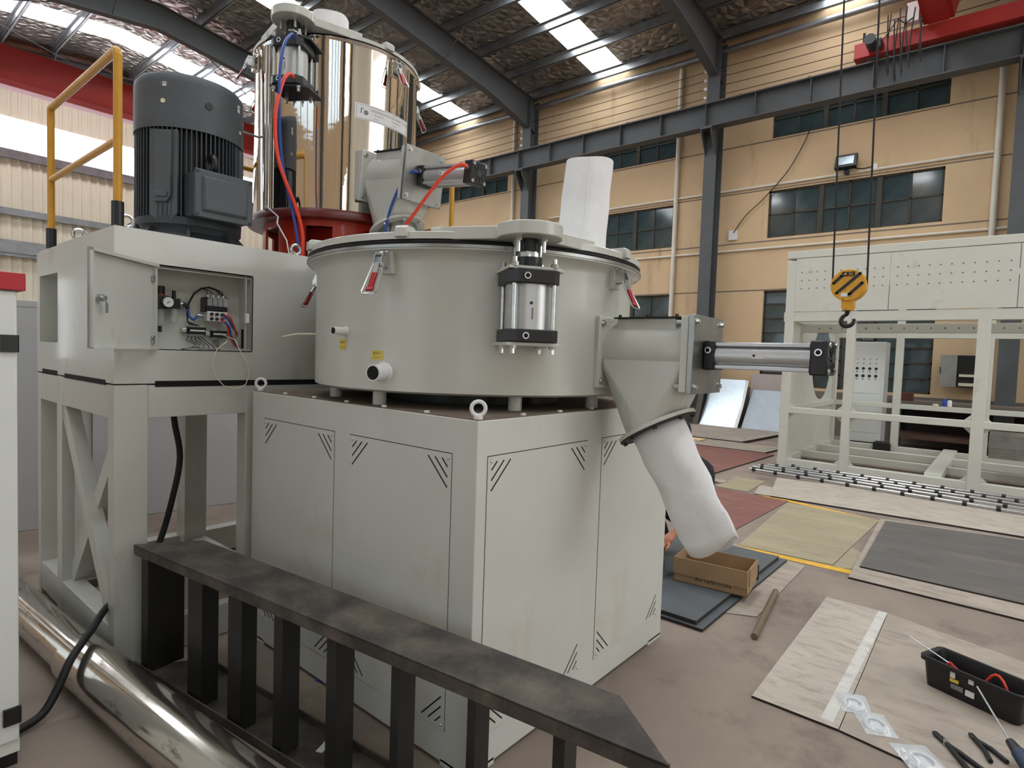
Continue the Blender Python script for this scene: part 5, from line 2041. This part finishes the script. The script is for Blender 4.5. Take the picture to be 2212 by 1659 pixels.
# roller bars on the floor
rb = thing('roller_bar', 'thin bright steel bar with black bearing collars before the white machine', 'bar', (7.3, -.1, .05))
rods = [((7.12, 1.33), (6.85, -1.75), .046, 'chrome roller bar lying nearest of the row, on the pinkish plate'), ((7.32, 1.35), (7.1, -1.7), .05, 'chrome roller bar, second of the row'),
        ((7.5, 1.33), (7.3, -1.9), .05, 'chrome roller bar, third of the row from the pinkish plate'), ((7.68, 1.25), (7.5, -1.9), .05, 'chrome roller bar, fourth of the row from the pinkish plate'), ((7.85, 1.0), (7.7, -2.1), .05, 'chrome roller bar tight against the white machine rail')]
COL.objects.unlink(rb)
for i, (a, b, z, lb) in enumerate(rods):
    t = thing('roller_bar', lb, 'bar', ((a[0] + b[0]) / 2, (a[1] + b[1]) / 2, z - .03), 'roller bars before the white machine')
    A_, B_ = Vector((a[0], a[1], z)), Vector((b[0], b[1], z))
    build('shaft', MB().cyl(A_, B_, .019, n=12), zinc, t)
    d = (B_ - A_).normalized()
    L_ = (B_ - A_).length
    k = .06 + .07 * (i % 2)
    while k < L_:
        q = A_ + d * k
        mb = MB()
        mb.cyl(q - d * .02, q + d * .02, .028, n=12)
        mb.box(q.x - .02, q.x + .02, q.y - .02, q.y + .02, z - .028, z - .01)
        build('bearing_collar', mb, black, t)
        k += .30

# sheets leaning on the wall
def sheet(label, y0, y1, x_foot, x_top, z1, m_, bow=0, th=.008, z0=.055, edge=None):
    mb = MB()
    n = 8
    for side in (0, 1):
        rows = []
        for i in range(n + 1):
            q = i / n
            x = x_foot + (x_top - x_foot) * q + bow * math.sin(PI * q) + side * th
            rows.append([mb.v((x, y, z0 + (z1 - z0) * q)) for y in (y0, y1)])
        for A, B in zip(rows, rows[1:]):
            mb.face([A[0], A[1], B[1], B[0]])
        if side == 0:
            fr_ = rows
        else:
            for A, B, C_, D in zip(fr_, fr_[1:], rows, rows[1:]):
                mb.face([A[0], B[0], D[0], C_[0]])
                mb.face([A[1], B[1], D[1], C_[1]])
            mb.face([fr_[0][0], fr_[0][1], rows[0][1], rows[0][0]])
            mb.face([fr_[-1][0], fr_[-1][1], rows[-1][1], rows[-1][0]])
    return tag(build('leaning_sheet', mb, m_), label, 'sheet')


sheet('bowed bright galvanised sheet leaning on the ochre wall', 3.31, 4.16, 12.15, 12.75, 1.14, galvsheet, bow=.07)
sheet('white-edged board strip right behind the bowed galvanised sheet', 3.255, 3.33, 12.14, 12.76, 1.13, label_w, bow=.07)
sheet('pale blue grey sheet leaning beside the bowed galvanised sheet', 2.3, 3.2, 12.25, 12.95, .92, mat('pale_blue_sheet', '#b3bcc6', .5, var=.08))
sheet('tall pinkish grey board leaning behind the galvanised sheet', 2.2, 3.3, 12.9, 13.12, 1.3, mat('board_grey', '#a89c97', .7, var=.06))
sheet('dark brown board leaning at the side of the galvanised sheet', 4.17, 4.3, 12.1, 12.58, 1.25, mat('board_dark', '#4a4138', .7))
sheet('narrow dark board between the white board and galvanised sheet', 4.3, 4.45, 12.15, 12.58, 1.0, dark)
sheet('white painted board leaning left of the dark boards', 4.46, 4.65, 12.1, 12.58, 1.05, label_w)
sheet('pinkish pale board leaning furthest along the wall behind the chute', 4.66, 5.4, 12.35, 12.9, .95, mat('board_pale', '#b9aba1', .7, var=.06))

# ------------------------------------------------------------------ crouching worker behind the hanging sleeve
pr_ = thing('person', 'person in black workwear crouching behind the hanging white sleeve', 'person', (2.98, .42, .0445))
V, E, RAD = [], [], []


def add(p, r, parent=None):
    V.append((p[0] - .1, p[1] + .01, p[2]))
    RAD.append(r)
    if parent is not None:
        E.append((parent, len(V) - 1))
    return len(V) - 1


pel = add((3.12, .44, .33), .15)
sp1 = add((3.07, .44, .47), .135, pel)
sp2 = add((2.98, .44, .63), .14, sp1)
che = add((2.90, .44, .76), .12, sp2)
nk = add((2.84, .44, .86), .055, che)
hd = add((2.80, .44, .93), .06, nk)
for s in (-1, 1):
    hip = add((3.08, .44 + s * .11, .32), .1, pel)
    kn = add((2.74, .44 + s * .19, .49), .065, hip)
    an = add((2.96, .44 + s * .15, .14), .045, kn)
    he = add((2.93, .44 + s * .15, .085), .042, an)
    add((2.78, .44 + s * .17, .072), .03, he)
    sh = add((2.90, .44 + s * .19, .75), .07, che)
    el = add((2.70, .44 + s * .25, .52), .05, sh)
    wr = add((2.53, .44 + s * .12, .34), .032, el)
    pm = add((2.475, .44 + s * .09, .29), .032, wr)
    for k in range(4):
        f = add((2.43, .44 + s * (.045 + .026 * k), .275 - .004 * k), .0105, pm)
        f2 = add((2.405, .44 + s * (.042 + .024 * k), .245), .0095, f)
        add((2.415, .44 + s * (.042 + .023 * k), .218), .008, f2)
    th_ = add((2.48, .44 + s * .035, .275), .012, pm)
    add((2.45, .44 + s * .022, .25), .01, th_)
me = bpy.data.meshes.new('body')
me.from_pydata(V, E, [])
tmp = bpy.data.objects.new('body_skeleton', me)
COL.objects.link(tmp)
sk = tmp.modifiers.new('skin', 'SKIN')
sk.use_smooth_shade = True
for i, q in enumerate(me.skin_vertices[0].data):
    q.radius = (RAD[i], RAD[i])
    q.use_root = i == 0
ss = tmp.modifiers.new('smooth', 'SUBSURF')
ss.levels = ss.render_levels = 1
dg = bpy.context.evaluated_depsgraph_get()
bm_ = bpy.data.meshes.new_from_object(tmp.evaluated_get(dg))
bpy.data.objects.remove(tmp)
bm_.materials.clear()
bm_.materials.append(workcl)
bm_.materials.append(skin)
for f in bm_.polygons:
    c = f.center
    f.use_smooth = True
    f.material_index = 1 if (c.x < 2.48 and c.z < .42) or (c.z > .85 and c.x < 2.8) else 0
bo = bpy.data.objects.new('body', bm_)
COL.objects.link(bo)
WL['body_p'] = Vector((0, 0, 0))
bo.parent = pr_
bo.location = -WL[pr_.name]
mb = MB()
HC = Vector((2.665, .45, 1.0))
mb.sphere(HC, .1, (1.0, .8, 1.16), 14)
for s in (-1, 1):
    mb.sphere(HC + Vector((.01, s * .08, -.005)), .024, (.7, .35, 1.2), 6)
mb.sphere(HC + Vector((-.1, 0, -.015)), .02, (.9, .7, 1.2), 6)
mb.sphere(HC + Vector((-.06, 0, -.075)), .04, (1, 1, .8), 8)
build('head', mb, skin, pr_)
mb = MB()
for s in (-1, 1):
    mb.sphere(HC + Vector((-.085, s * .033, .012)), .011, (1, 1, .8), 6)
build('eye', mb, ink, pr_)
build('mouth', MB().cbox((HC.x - .096, HC.y, HC.z - .058), (.01, .04, .007)), redgrip, pr_)
mb = MB()
mb.sphere(HC + Vector((.014, 0, .022)), .106, (1.0, .83, 1.13), 14)
hb = mb.bm
bmesh.ops.delete(hb, geom=[v for v in hb.verts if (v.co.x < HC.x - .045 and v.co.z < HC.z + .055) or v.co.z < HC.z - .06], context='VERTS')
build('hair', mb, hairm, pr_)
tag(build('small_part', MB().box(2.36, 2.44, .40, .48, .0445, .12), zinc), 'small bright steel fitting in front of the crouching person', 'part')
